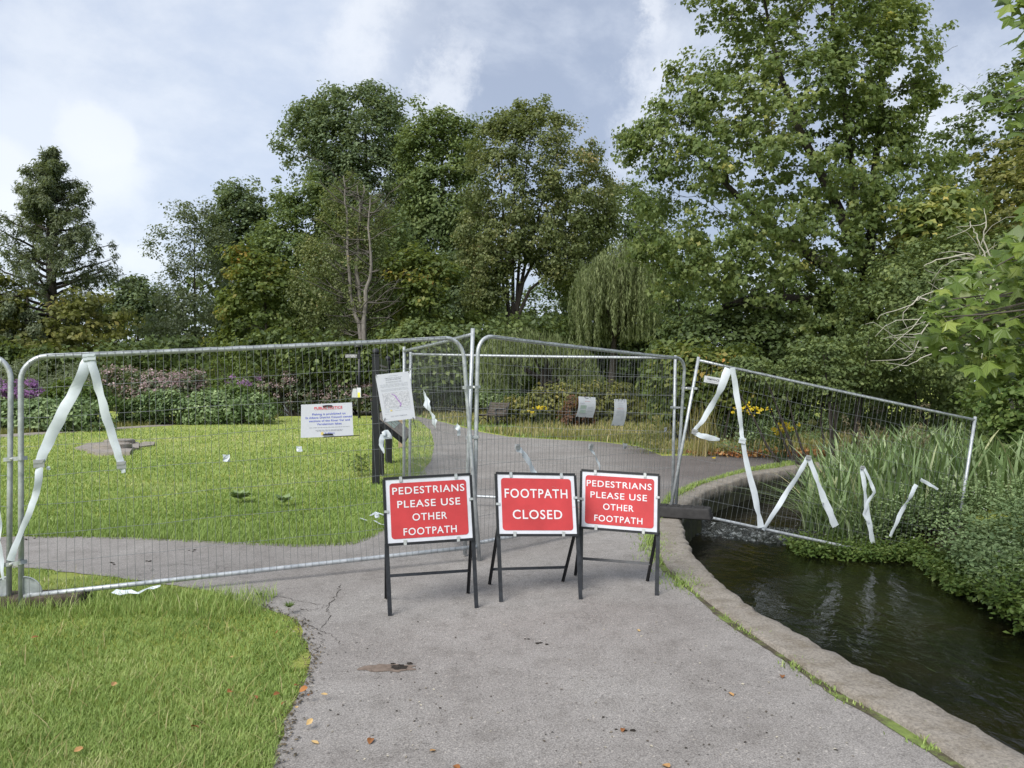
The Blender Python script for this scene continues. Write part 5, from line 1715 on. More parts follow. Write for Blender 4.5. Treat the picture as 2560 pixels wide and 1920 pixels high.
def road_sign(label, tl, tr, br, bl, fl, fr, rl, rr, bar, rows, seed):
    """corner points of the plate and feet of the frame, all in picture points on the ground at the feet"""
    FL, FR, RL, RR = G(*fl), G(*fr), G(*rl), G(*rr)
    back = ((RL + RR) / 2 - (FL + FR) / 2)
    # the front frame leans back a little
    lean = 0.26
    TL = P(tl[0], tl[1], FL.y + lean * back.y); TR = P(tr[0], tr[1], FR.y + lean * back.y)
    kl = (bl[1] - tl[1]) / (fl[1] - tl[1]); kr = (br[1] - tr[1]) / (fr[1] - tr[1])
    BL = TL.lerp(FL, kl * 1.0); BR = TR.lerp(FR, kr * 1.0)
    W = ((TR - TL).length + (BR - BL).length) / 2; Hh = ((TL - BL).length + (TR - BR).length) / 2
    fn = quad_fn(TL, TR, BL, BR, W, Hh)
    nn = (fn(0, 0, 1) - fn(0, 0, 0)).normalized()
    side = (TR - TL).normalized()
    root = empty('road_sign', (FL + FR + RL + RR) / 4, label, 'road sign', SG)
    sheet(MB(), fn, .004, W - .004, .004, Hh - .004, .012, .003).build('plate', M['white'], root)
    m = .030 * W / .6 * 1.0
    round_rect(MB(), fn, m, W - m, m, Hh - m, .024, .0145).build('red_panel', M['red'], root)
    for (t, xc, yb, w, cap) in rows:
        text_on('lettering', t, fn, W * xc, Hh * yb, W * w, Hh * cap, M['letter'], root, .010, 1.12, .0165)
    # frame: black angle round the plate, two front legs, two hinged back legs, a cross bar
    mb = MB()
    e = .006
    for p, q in ((fn(-e, Hh + e), fn(W + e, Hh + e)), (fn(-e, -e), fn(W + e, -e)), (fn(-e, Hh), fn(-e, 0)), (fn(W + e, Hh), fn(W + e, 0))):
        mb.bar(p + nn * .002, q + nn * .002, .018, .030, nn.cross((q - p).normalized()))
    mb.build('frame', M['black'], root)
    for a, f in ((fn(-.003, 0), FL), (fn(W + .003, 0), FR)):
        b_ = MB()
        f = Vector((f.x, f.y, -0.002))
        b_.bar(a, f, .030, .004, side); b_.bar(a - nn * .014 + side * (.013 if a is not None else 0), f - nn * .014 + side * .013, .004, .028, side)
        b_.build('leg', M['steel'], root)
    hinge = .12
    tops = (fn(.0, Hh * hinge, -.02), fn(W, Hh * hinge, -.02))
    for a, f in zip(tops, (RL, RR)):
        b_ = MB(); f = Vector((f.x, f.y, -0.002))
        b_.bar(a, f, .026, .005, side); b_.bar(a + nn * .012, f + nn * .012, .005, .022, side)
        b_.build('rear_leg', M['black'], root)
    t_ = bar
    b_ = MB(); b_.bar(tops[0].lerp(RL, t_), tops[1].lerp(RR, t_), .022, .004, Vector((0, .5, 1))); b_.build('cross_bar', M['steel'], root)
    rs = random.Random(seed * 7)
    mb = MB()
    for _ in range({1: 3, 2: 9, 3: 4}[seed]):
        x, y, L_, a_ = rs.uniform(.3, .95) * W, rs.uniform(.15, .9) * Hh, rs.uniform(.015, .07), rs.uniform(-.6, .6)
        mb.ribbon([fn(x + L_ * t * math.cos(a_), y + L_ * t * math.sin(a_) + .006 * math.sin(t * 3), .0166) for t in (0, .25, .5, .75, 1)], (fn(0, 1) - fn(0, 0)).normalized(), [.0004, .0016, .001, .0018, .0004])
    mb.build('scratch', M['scuff'], root)['kind'] = 'stuff'
    for (x, y, vert) in ((.18, 1, 1), (.83, 1, 1), (.2, 0, 1), (.82, 0, 1), (0, .5, 0), (1, .62, 0)):
        c = fn(W * x, Hh * y, .018)
        up = (TL - BL).normalized()
        b_ = MB()
        if vert:
            s_ = 1 if y > .5 else -1
            b_.box(c - up * s_ * .006, side * .011, nn * .002, up * .016); b_.box(c + up * s_ * .012 - nn * .008, side * .010, nn * .012, up * .0025)
        else:
            s_ = 1 if x > .5 else -1
            b_.box(c - side * s_ * .004, side * .014, nn * .002, up * .009); b_.box(c + side * s_ * .011 - nn * .008, side * .0025, nn * .012, up * .008)
        b_.build('clip', M['clip'], root)
    return root


PED = [('PEDESTRIANS', .485, .745, .83, .105), ('PLEASE USE', .48, .545, .73, .105), ('OTHER', .475, .345, .40, .105), ('FOOTPATH', .465, .14, .62, .105)]
road_sign('left red sign telling pedestrians to use the other footpath, nearest the lawn', (830.4, 1036), (1013.9, 1026), (1026.4, 1164.3), (834.2, 1176.8), (842.6, 1333), (1029.5, 1316), (834, 1294.6), (1010.8, 1283), .62,
          [('PEDESTRIANS', .502, .755, .845, .110), ('PLEASE USE', .498, .545, .735, .110), ('OTHER', .50, .335, .405, .110), ('FOOTPATH', .498, .115, .62, .110)], 1)
road_sign('middle red sign reading footpath closed', (1072.6, 1023.6), (1239.8, 1026.8), (1246.7, 1155.9), (1074.8, 1155.9), (1082.6, 1302.7), (1254.5, 1297), (1057, 1263.3), (1215.5, 1257), .72,
          [('FOOTPATH', .494, .605, .805, .150), ('CLOSED', .50, .255, .632, .150)], 2)
road_sign('right red sign telling pedestrians to use the other footpath, nearest the river', (1257.7, 1017.3), (1422.4, 1027.6), (1421.8, 1152.3), (1254.6, 1139.2), (1253.6, 1276.8), (1418.7, 1288.6), (1242.7, 1243.9), (1398.3, 1256.4), .67,
          [('PEDESTRIANS', .492, .735, .85, .110), ('PLEASE USE', .49, .535, .74, .110), ('OTHER', .49, .335, .40, .110), ('FOOTPATH', .491, .125, .63, .110)], 3)

# ------------------------------------------------------------------ posts, boards, bench


def info_board():
    a, b = G(812, 1046), G(838, 1000)
    a.z = b.z = 0
    d = (b - a).normalized(); n = Vector((d.y, -d.x, 0))          # n looks towards the path
    root = empty('notice_board', (a + b) / 2, 'black framed park notice board on two ball-topped posts seen edge-on', 'notice board')
    for p, hh, w in ((a, 2.07, .115), (b, 2.06, .105)):
        mb = MB()
        mb.box(p + Vector((0, 0, hh / 2 - .01)), n * w / 2, d * w / 2, Vector((0, 0, hh / 2 + .01)))
        mb.box(p + Vector((0, 0, hh + .012)), n * w * .6, d * w * .6, Vector((0, 0, .012)))
        mb.build('post', M['black'], root)
        m = bmesh.new(); bmesh.ops.create_uvsphere(m, u_segments=12, v_segments=8, radius=w * .52)
        for v in m.verts: v.co += p + Vector((0, 0, hh + .065))
        me = bpy.data.meshes.new('finial'); m.to_mesh(me); m.free(); link('finial', me, M['black'], root)
    c = (a + b) / 2; L = (b - a).length
    mb = MB(); mb.box(c + Vector((0, 0, 1.80)), d * (L / 2 - .06), n * .02, Vector((0, 0, .26))); mb.build('upper_panel', M['boardgreen'], root)
    for z, k in ((1.93, .32), (1.86, .3), (1.72, .12)):
        mb = MB(); mb.box(c - d * .1 + n * .022 + Vector((0, 0, z)), d * L * k, n * .0015, Vector((0, 0, .018))); mb.build('printed_strip', M['slab'], root)
    mb = MB(); mb.box(c + Vector((0, 0, 1.52)), d * (L / 2 - .06), n * .025, Vector((0, 0, .03))); mb.build('rail', M['black'], root)
    mb = MB(); mb.box(a + d * .30 - n * .01 + Vector((0, 0, .72)), d * .24, n * .03, Vector((0, 0, .46))); mb.build('lower_panel', M['black'], root)


info_board()


def lectern():
    p0, p1 = G(824, 1029), G(842, 1001)
    p0.z = p1.z = 0
    d = (p1 - p0).normalized(); n = Vector((d.y, -d.x, 0))
    root = empty('lectern', (p0 + p1) / 2, 'black sloping lectern sign with a pale top leaning towards the path', 'lectern sign')
    for p in (p0, p1):
        mb = MB(); mb.box(p + Vector((0, 0, .46)), n * .045, d * .045, Vector((0, 0, .48))); mb.build('leg', M['black'], root)
    sl = (n * .78 - Vector((0, 0, .63))).normalized(); up = d.cross(sl); up = up if up.z > 0 else -up
    c = (p0 + p1) / 2 + n * .13 + Vector((0, 0, .82))
    L = (p1 - p0).length / 2 + .12
    mb = MB(); mb.box(c, d * L, sl * .36, up * .045); mb.build('desk', M['black'], root)
    mb = MB(); mb.box(c + up * .050, d * (L - .03), sl * .335, up * .006); mb.build('printed_panel', M['slab'], root)
    for i in range(3):
        mb = MB(); mb.box(c + up * .058 + d * (i - 1) * L * .55 - sl * .08, d * L * .2, sl * .14, up * .0015); mb.build('picture', M['mapgreen'], root)


lectern()


def finger_post():
    b = G(776, 904); b.z = 0; d = b.y
    root = empty('finger_post', b, 'tall thin black finger post with a round top and a small black arm', 'sign post')
    top = P(776, 748, d).z
    mb = MB(); mb.tube([b, (b.x, d, top)], .065, 10); mb.build('pole', M['black'], root)
    m = bmesh.new(); bmesh.ops.create_uvsphere(m, u_segments=14, v_segments=8, radius=.22)
    for v in m.verts: v.co.z = max(v.co.z * .75, -.02)
    for v in m.verts: v.co += Vector((b.x - .03, d, top - .02))
    me = bpy.data.meshes.new('cap'); m.to_mesh(me); m.free(); link('cap', me, M['black'], root)
    z1, z0 = P(0, 764, d).z, P(0, 774, d).z; x0 = P(746, 0, d).x
    mb = MB(); mb.box(((x0 + b.x) / 2, d - .07, (z0 + z1) / 2), ((b.x - x0) / 2, 0, 0), (0, .015, 0), (0, 0, (z1 - z0) / 2)); mb.build('arm', M['black'], root)
    r = random.Random(4)
    for zz in (.66, .30):
        mb = MB(); x = x0 + .03
        while x < b.x - .1:
            w = r.uniform(.02, .06); mb.box((x + w / 2, d - .088, z0 + (z1 - z0) * zz), (w / 2, 0, 0), (0, .002, 0), (0, 0, .022)); x += w + .015
        mb.build('small_print', M['letter'], root)
    mb = MB(); mb.box(((P(768, 0, d).x), d - .03, P(0, 849, d).z), (.14, .02, 0), (0, .004, 0), (.03, 0, .20)); mb.build('paper', M['paper2'], root)
    mb = MB(); mb.box(((P(776, 0, d).x), d - .08, P(0, 848, d).z), (.09, 0, 0), (0, .004, 0), (0, 0, .22)); mb.build('label_sheet', M['paper'], root)
    mb = MB(); mb.box(((P(776, 0, d).x), d - .086, P(0, 853, d).z), (.055, 0, 0), (0, .003, 0), (0, 0, .11)); mb.build('yellow_panel', M['yellow'], root)


finger_post()


def timber_post(label, px, py0, py1, w, mat):
    b = G(px, py0); b.z = 0
    z = P(px, py1, b.y).z
    root = empty('timber_post', b, label, 'post')
    mb = MB(); mb.box(b + Vector((0, 0, z / 2 - .03)), Vector((w / 2, 0, 0)), Vector((0, w / 2, 0)), Vector((0, 0, z / 2 + .03)))
    mb.build('shaft', mat, root)
    m = bmesh.new(); bmesh.ops.create_cone(m, segments=4, radius1=w * .70, radius2=w * .2, depth=w * .6)
    bmesh.ops.rotate(m, verts=m.verts, matrix=Matrix.Rotation(math.radians(45), 3, 'Z'))
    for v in m.verts: v.co += b + Vector((0, 0, z + w * .3))
    me = bpy.data.meshes.new('pointed_top'); m.to_mesh(me); m.free(); link('pointed_top', me, mat, root)


timber_post('short pale timber post behind the map notice and rear fence posts', 867, 968, 906, .13, M['wood'])
timber_post('thin grey timber stake rising behind the right fence posts', 1449, 905, 770, .13, M['stake'])


def bench():
    b = G(1064, 921); b.z = 0
    root = empty('park_bench', b, 'dark park bench with scrolled iron ends beside the path', 'bench')
    rot = Matrix.Rotation(math.radians(38), 3, 'Z')
    W = lambda x, y, z: rot @ Vector((x, y, z)) + b          # x: towards the sitter's front is -x, y: along the bench
    hw = .58
    for y in (-hw, hw):
        mb = MB()
        mb.tube([W(-.27, y, 0), W(-.22, y, .22), W(-.25, y, .42), W(-.27, y, .62)], .028, 6)
        mb.tube([W(-.32, y, .60), W(-.27, y, .64), W(-.05, y, .63), W(.18, y, .66), W(.24, y, .70)], .026, 6)
        mb.tube([W(.30, y, 0), W(.22, y, .22), W(.20, y, .42), W(.26, y, .66), W(.33, y, .86), W(.37, y, .90)], .028, 6)
        mb.tube([W(-.25, y, .40), W(.0, y, .37), W(.20, y, .41)], .024, 6)
        mb.tube([W(-.22, y, .12), W(-.10, y, .26), W(0, y, .30), W(.10, y, .26), W(.24, y, .12)], .020, 6)
        mb.build('iron_end', M['black'], root)
    for i in range(5):
        x = -.24 + i * .105
        mb = MB(); mb.box(W(x, 0, .435 - .02 * math.sin(i * .8)), rot @ Vector((.040, 0, 0)), rot @ Vector((0, hw + .03, 0)), Vector((0, 0, .016))); mb.build('seat_slat', M['benchwood'], root)
    for i in range(5):
        z = .50 + i * .085; x = .215 + i * .030
        mb = MB(); mb.box(W(x, 0, z), rot @ Vector((.014, 0, -.004)), rot @ Vector((0, hw + .03, 0)), rot @ Vector((.012, 0, .034))); mb.build('back_slat', M['benchwood'], root)


bench()


def manhole():
    c = G(240, 968); c.z = 0
    root = empty('manhole', c, 'two round concrete covers on broken slabs set in the lawn', 'manhole')
    def slab(name, pts, z0, z1, mat):
        p = [G(x, y) for x, y in pts]; k = len(p)
        mb = MB(); mb.add([(v.x, v.y, z1 + .01 * math.sin(i * 3)) for i, v in enumerate(p)] + [(v.x, v.y, z0) for v in p],
                          [tuple(range(k)), tuple(reversed(range(k, 2 * k)))] + [(i, k + i, k + (i + 1) % k, (i + 1) % k) for i in range(k)])
        o = mb.build(name, mat, root)
        bmx = bmesh.new(); bmx.from_mesh(o.data); bmesh.ops.recalc_face_normals(bmx, faces=bmx.faces); bmx.to_mesh(o.data); bmx.free()
    slab('broken_slab', [(162, 972), (190, 962), (240, 958), (300, 960), (300, 972), (270, 977), (200, 977)], -.02, .06, M['slab'])
    slab('broken_slab', [(188, 979), (225, 973), (285, 976), (280, 985), (210, 985)], -.02, .08, M['slab'])
    slab('broken_slab', [(292, 964), (312, 957), (335, 957), (332, 964), (305, 967)], -.02, .04, M['slab'])
    for x, y, r, z0 in ((258, 963, .37, .06), (243, 974, .42, .07)):
        p = G(x, y)
        for rr, za, zb in ((r, z0, z0 + .09), (r * .9, z0 + .09, z0 + .105)):
            m = bmesh.new(); bmesh.ops.create_cone(m, cap_ends=True, segments=24, radius1=rr, radius2=rr * .985, depth=zb - za)
            for v in m.verts: v.co += Vector((p.x, p.y, (za + zb) / 2))
            me = bpy.data.meshes.new('round_cover'); m.to_mesh(me); m.free(); link('round_cover' if za == z0 else 'cover_lid', me, M['slab'], root)


manhole()

# ------------------------------------------------------------------ grass
NEAR_XY = xy_of(LAWN_NEAR)
rg = np.random.default_rng(77)


def lawn(name, poly, n, hfun, wfun, label, mat, tint, rng, seg=1, lean=.6, keep=None, tintf=None, cat='grass', power=1.0):
    q = sample(pol(poly), n, rng)
    xy = screen_to_ground(q)
    if keep is not None: xy = xy[keep(xy)]
    d = xy[:, 1]
    return blades(xy, hfun(d), wfun(d), rng, mat, name, 0.0, lean, seg, tint, label=label, cat=cat, tintf=tintf)


patch = lambda xy: 0.24 * wob(np.c_[xy, np.zeros(len(xy))], .55, 12) + 0.10 * wob(np.c_[xy, np.zeros(len(xy))], .16, 13)
patch_far = lambda xy: 0.15 * wob(np.c_[xy, np.zeros(len(xy))], 1.6, 14) + 0.10 * wob(np.c_[xy, np.zeros(len(xy))], .5, 15) + 0.22 * np.clip((xy[:, 1] - 11) / 9, 0, 1)
lawn('near_grass', LAWN_NEAR, 100000, lambda d: .042 + 0 * d, lambda d: .0036 + .0002 * d, 'short green grass in the near left corner', M['grass'], (0.42, .17), rg, 2, 1.05, tintf=patch, keep=lambda xy: wob(np.c_[xy, np.zeros(len(xy))], .22, 31) + .3 * np.clip(edge_dist(NEAR_XY, xy) / .25, 0, 1) * 3 > -.35)
lawn('near_grass', LAWN_NEAR, 900, lambda d: .13 + 0 * d, lambda d: .0035 + 0 * d, 'scattered pale dry stalks in the near grass', M['lf_straw'], (0.75, .15), rg, 3, 1.3)
lawn('lawn_grass', LAWN_MID, 135000, lambda d: .036 + .0015 * d, lambda d: .0035 + .0010 * d, 'mown green lawn beyond the front panel', M['grass'], (0.40, .17), rg, 1, .9, tintf=patch_far)
edge = sample(pol([(60, 1130), (200, 1128), (400, 1132), (650, 1140), (770, 1132), (850, 1060), (905, 1010), (925, 1026), (880, 1090), (835, 1146), (800, 1166), (760, 1180), (650, 1184), (500, 1178), (350, 1170), (200, 1164), (60, 1164)]), 9000, rg)
blades(screen_to_ground(edge), .085, .007, rg, M['grass'], 'lawn_fringe', 0, .7, 2, (0.42, .15), label='longer bright grass fringing the lawn along the path', cat='grass')
post_g = np.array([(-3.9 + 2.1 * a, 5.30 + .55 * b) for a, b in rg.random((2600, 2))])
blades(post_g, .12, .0048, rg, M['grass'], 'tall_grass', 0, .7, 3, (0.5, .18), label='longer uncut grass round the fence foot at far left', cat='grass')
strip = sample(pol([(-350, 958), (0, 939), (200, 926), (372, 916), (600, 905), (600, 899), (450, 905), (240, 914), (0, 936), (-350, 948)]), 7000, rg)
blades(screen_to_ground(strip), .22, .03, rg, M['lf_straw'], 'bank_grass', 0, .6, 1, (0.25, .2), label='long yellowing grass below the nettle beds', cat='grass')
mead = [(888, 898), (960, 911), (1040, 932), (1100, 943), (1200, 949), (1300, 954), (1380, 963), (1430, 982), (1560, 981), (1760, 981), (1850, 990), (1980, 985), (1980, 925), (1700, 905), (1400, 896), (1000, 884), (880, 884)]
lawn('meadow_grass', mead, 26000, keep=lambda xy: np.linalg.norm((xy - np.array(tuple(G(1055, 926))[:2])) / np.array([1.2, 1.6]), axis=1) > 1, hfun=lambda d: .11 + .006 * d, wfun=lambda d: .008 + .0012 * d, label='tall straw coloured grass along the far side of the path', mat=M['lf_straw'], tint=(0.52, .22), rng=rg, seg=2, lean=.55,
     tintf=lambda xy: 0.2 * wob(np.c_[xy, np.zeros(len(xy))], 1.2, 18))
lawn('meadow_grass', mead, 26000, lambda d: .09 + .003 * d, lambda d: .006 + .0011 * d, 'green grass at the foot of the tall straw grass', M['grass'], (0.30, .18), rg, 1, .8)
VERGE = [(1428, 1100), (1446, 1074), (1500, 1050), (1600, 1020), (1700, 1001), (1840, 990), (1960, 985), (1960, 992), (1830, 997), (1740, 1004), (1620, 1022), (1520, 1047), (1462, 1078), (1428, 1105)]
lawn('verge_grass', VERGE, 10000, lambda d: .09 + 0 * d, lambda d: .011 + 0 * d, 'bright green grass between the dark tarmac and the curved kerb', M['grass'], (0.52, .17), rg, 2, .8)


def moss_mat():
    m, N, L, b = new_mat('moss_and_soil')
    tc = N.new('ShaderNodeTexCoord')
    n = node_noise(N, L, 3.5, 6, .75, tc.outputs['Object'])
    r = node_ramp(N, L, n.outputs['Fac'], [(.36, (.035, .028, .020)), (.48, (.075, .065, .035)), (.58, (.14, .19, .045)), (.7, (.20, .26, .06))])
    L.new(r.outputs[0], b.inputs['Base Color']); b.inputs['Roughness'].default_value = .95
    f = node_noise(N, L, 60, 4, .8, tc.outputs['Object'])
    bump(N, L, b, f.outputs['Fac'], .9, .01)
    return m


def kerb_tufts():
    pts, hs = [], []
    for i in range(20, NK - 120):
        y = KI[i][1]
        p = 0.5 + .5 * math.sin(i * .35) * math.sin(i * .113 + 1)
        w = 1.0 if 6.0 < y < 8.6 else (0.5 if y < 6 else 0.7)
        if rg.random() < p * w + .15:
            m = int(rg.integers(10, 70) * (1.6 if 6 < y < 8.4 else 1))
            for _ in range(m):
                pts.append(KI[i] + rg.normal(0, .032 + (.055 if 5.9 < y < 8.2 else 0.018), 2) + np.array([.008, 0])); hs.append(rg.uniform(.4, 1) * (.075 if y > 6 else .042))
    blades(np.array(pts), np.array(hs), .0072, rg, M['grass'], 'kerb_grass', 0.01, 1.0, 2, (0.45, .18), label='tufts of grass and moss in the joint behind the kerb', cat='grass')
    # dark soil and moss caught in the joint
    V, T = [], []
    for i in range(10, NK - 130):
        n = norm(KO[i] - KI[i])
        w = .026 + .03 * (0.5 + .5 * math.sin(i * .21 + 2 * math.sin(i * .05))) + rg.uniform(0, .014)
        for t in (-w * 1.25, w * .1): V.append((KI[i][0] + n[0] * t, KI[i][1] + n[1] * t, .0105))
    k = len(V) // 2
    T = [(2 * i, 2 * i + 1, 2 * i + 3, 2 * i + 2) for i in range(k - 1)]
    o = link('moss', npmesh('moss', np.array(V), np.array(T), k=4), moss_mat())
    tag(o, 'dark soil and moss caught along the back of the kerb', 'moss', None, 'stuff')


kerb_tufts()


def path_edge_litter():
    # crumbs of soil and dead grass along the ragged tarmac edge by the near lawn
    line = xy_of([(450, 1277), (560, 1312), (640, 1342), (672, 1420), (660, 1470), (612, 1560), (590, 1659), (570, 1740)])
    pts = []
    for i in range(len(line) - 1):
        n = int(np.linalg.norm(line[i + 1] - line[i]) / .0045)
        f = rg.random((n, 1)); pts.append(line[i] + (line[i + 1] - line[i]) * f + rg.normal(0, .035, (n, 2)) + np.array([.01, 0]))
    p = np.vstack(pts)
    pos = np.c_[p, np.full(len(p), .014)]
    nr = rg.normal(0, .35, pos.shape) + np.array([0, 0, 1])
    V, T, k = leaves(pos, nr, rg.uniform(.008, .026, len(p)), 'rhomb', rg, 0)
    V[:, 2] = np.maximum(V[:, 2], .009)
    o = link('edge_litter', npmesh('edge_litter', V, T, np.repeat(np.clip(rg.normal(.35, .3, len(p)), 0, 1), k)), leaf_mat('litter', [(0, (.035, .028, .018)), (.6, (.13, .10, .06)), (1, (.30, .25, .16))], .05))
    tag(o, 'crumbs of soil and dry litter along the ragged path edge', 'litter', None, 'stuff')
    # brown leaf litter behind the dark apron
    q = screen_to_ground(sample(pol([(1480, 984), (1560, 972), (1640, 968), (1760, 974), (1900, 976), (1900, 988), (1760, 990), (1600, 990)]), 2600, rg))
    pos = np.c_[q, rg.uniform(.02, .10, len(q))]
    V, T, k = leaves(pos, rg.normal(0, .5, pos.shape) + np.array([0, 0, 1]), rg.uniform(.05, .12, len(q)), 'rhomb', rg, 0)
    o = link('leaf_litter', npmesh('leaf_litter', V, T, np.repeat(np.clip(rg.normal(.35, .3, len(q)), 0, 1), k)), M['leaf_dead'])
    tag(o, 'brown fallen leaves drifted behind the dark tarmac', 'leaves', None, 'stuff')
    # fine specks and grit over the path
    q = screen_to_ground(sample(pol([(700, 1659), (720, 1400), (840, 1330), (1400, 1300), (1700, 1500), (1900, 1659)]), 260, rg))
    pos = np.c_[q, np.full(len(q), .010)]
    V, T, k = leaves(pos, rg.normal(0, .2, pos.shape) + np.array([0, 0, 1]), rg.uniform(.006, .022, len(q)), 'rhomb', rg, 0)
    V[:, 2] = np.maximum(V[:, 2], .0085)
    o = link('path_specks', npmesh('path_specks', V, T, np.repeat(rg.random(len(q)), k)), leaf_mat('specks', [(0, (.03, .026, .02)), (.5, (.10, .08, .06)), (1, (.5, .46, .36))], .0))
    tag(o, 'specks of grit and plant crumbs scattered on the path', 'litter', None, 'stuff')


path_edge_litter()


def fallen_leaf_mesh(i):
    r = random.Random(i)
    n = 7
    up, lo = [], []
    for k in range(n + 1):
        t = k / n
        w = .34 * math.sin(math.pi * min(1, t * .93 + .05)) ** .8 * r.uniform(.85, 1.1)
        c = .18 * math.sin(t * 3 + i)
        up.append((w, t - .5, c * .5 + w * .5)); lo.append((-w, t - .5, c * .5 + w * .35))
    mid = [(0, k / n - .5, .09 * math.sin(k / n * 3 + i)) for k in range(n + 1)]
    V = up + mid + lo; m = n + 1
    Fc = []
    for k in range(n): Fc += [(k, k + 1, m + k + 1, m + k), (m + k, m + k + 1, 2 * m + k + 1, 2 * m + k)]
    me = bpy.data.meshes.new('fallen_leaf')
    me.from_pydata(V, [], Fc)
    a = me.attributes.new('tint', 'FLOAT', 'POINT'); a.data.foreach_set('value', np.full(len(V), (.2, .5, .75, 1.0)[i % 4], np.float32))
    me.materials.append(M['leaf_dead'])
    return me


LM = [fallen_leaf_mesh(i) for i in range(4)]


def scatter_fallen(spots, label, group, s0, z):
    r = random.Random(len(spots))
    s0 = s0 * .75
    for (x, y) in spots:
        o = bpy.data.objects.new('fallen_leaf', LM[r.randrange(4)])
        COL.objects.link(o)
        o.location = G(x, y, z); s = r.uniform(.7, 1.25) * s0
        o.scale = (s, s, s); t_ = .12 if z < .02 else .5; o.rotation_euler = (r.uniform(-t_, t_), r.uniform(-t_, t_), r.uniform(0, 6.28))
        tag(o, label, 'leaf', group)


scatter_fallen([(700, 1470), (627, 1513), (660, 1545), (655, 1512), (598, 1727)], 'dry leaf', None, 0, .03) if False else None
scatter_fallen([(75, 1378), (168, 1620), (245, 1478), (495, 1495), (420, 1572), (545, 1352), (522, 1364), (550, 1507), (597, 1500), (640, 1482), (655, 1490), (670, 1502), (700, 1500), (612, 1520), (640, 1528), (668, 1560), (615, 1415), (720, 1423), (728, 1460), (765, 1440), (640, 1575)][:16] +
               [(515, 1362), (600, 1365), (498, 1420)], 'dry orange-brown leaf caught in the near grass', 'dry leaves in the near grass', .050, .045)
scatter_fallen([(680, 1604), (1580, 1500), (1690, 1462), (1380, 1362), (985, 1660), (935, 1622), (1440, 1655), (800, 1602), (1345, 1578)], 'pale dry leaf lying flat on the tarmac path', 'dry leaves on the path', .055, .012)


def dirt_clump(label, px, py, s, n, seed):
    c = G(px, py, .008)
    root = empty('dirt_clump', c, label, 'dirt', 'clumps of dark dirt on the path')
    r = np.random.default_rng(seed)
    for i in range(n):
        m = bmesh.new(); bmesh.ops.create_icosphere(m, subdivisions=1, radius=s * r.uniform(.3, .6))
        o_ = Vector((r.normal(0, s * 1.3), r.normal(0, s * .9), 0))
        for v in m.verts:
            v.co = Vector((v.co.x * 1.4, v.co.y, max(0, v.co.z * .6))) * r.uniform(.8, 1.2) + c + o_
        me = bpy.data.meshes.new('lump'); m.to_mesh(me); m.free(); link('lump', me, M['dirtdark'], root)


M['dirtdark'] = plain('dark_dirt', (0.030, 0.026, 0.022), .95, 0, .15, .4, 40)
for i, (x, y, s, n, lb) in enumerate(((862, 1441, .028, 5, 'dark lumps in the small pothole of the near path'), (1160, 1390, .022, 4, 'dark lumps in the middle of the near path'), (1138, 1380, .016, 2, 'small dark lump left of the middle lumps on the path'),
                                      (1362, 1578, .02, 3, 'dark crumbs low on the path toward the river side'), (418, 1390 - 200, .022, 3, 'dark lump on the side path behind the front panel'), (325, 1212, .02, 3, 'dark lump on the near edge of the side path'),
                                      (240, 1217, .022, 3, 'long dark lump on the side path left of the other'), (605, 1172, .022, 3, 'dark lumps at the far edge of the side path'), (70, 1165, .025, 3, 'dark lumps near the left end of the side path'))):
    dirt_clump(lb, x, y, s, n, i)


def pothole():
    c = G(838, 1443, .0085); r = np.random.default_rng(3)
    V = [tuple(c)]; n = 26
    for i in range(n):
        a = 2 * math.pi * i / n
        k = r.uniform(.75, 1.15)
        V.append((c.x + math.cos(a) * .17 * k, c.y + math.sin(a) * .065 * k, .0085))
    mb = MB(); mb.add(V, [(0, i + 1, (i + 1) % n + 1) for i in range(n)])
    root = empty('pothole', c, 'shallow brown-stained pothole in the near path', 'pothole')
    mb.build('dirt_stain', plain('brown_dirt', (0.17, 0.135, 0.11), .95, 0, .1, .3, 30, .4), root)
    c2 = G(862, 1441, .010); mb = MB(); V = [tuple(c2)]
    for i in range(16):
        a = 2 * math.pi * i / 16; k = r.uniform(.7, 1.2); V.append((c2.x + math.cos(a) * .05 * k, c2.y + math.sin(a) * .04 * k, .0098))
    mb.add(V, [(0, i + 1, (i + 1) % 16 + 1) for i in range(16)]); mb.build('hole', M['dirtdark'], root)


pothole()

# ------------------------------------------------------------------ small plants on the lawn and verge


def rosette(name, label, px, py, n, size, mat, seed, up=.5, tm='ovate', tint=.4):
    c = G(px, py); r = np.random.default_rng(seed)
    az = r.uniform(0, 6.28, n); L = size * r.uniform(.5, 1.1, n)
    pos = np.stack([c.x + np.cos(az) * L * .45, c.y + np.sin(az) * L * .45, .05 + L * up * .5], 1)
    V0, T0 = TM[tm]
    a = norm(np.stack([np.cos(az), np.sin(az), r.uniform(-.1, up * 1.5, n)], 1)); b = norm(np.stack([-np.sin(az), np.cos(az), r.normal(0, .3, n)], 1)); nn = np.cross(b, a); nn = nn * np.sign(nn[:, 2:3] + 1e-6)
    V = pos[:, None] + L[:, None, None] * (b[:, None] * V0[None, :, 0:1] + a[:, None] * (V0[None, :, 1:2] - .4) + nn[:, None] * V0[None, :, 2:3])
    T = (T0[None] + (np.arange(n) * len(V0))[:, None, None]).reshape(-1, 3)
    o = link(name, npmesh(name, V.reshape(-1, 3), T, np.repeat(np.clip(r.normal(tint, .15, n), 0, 1), len(V0))), mat)
    o['kind'] = 'thing'
    return tag(o, label, 'plant')


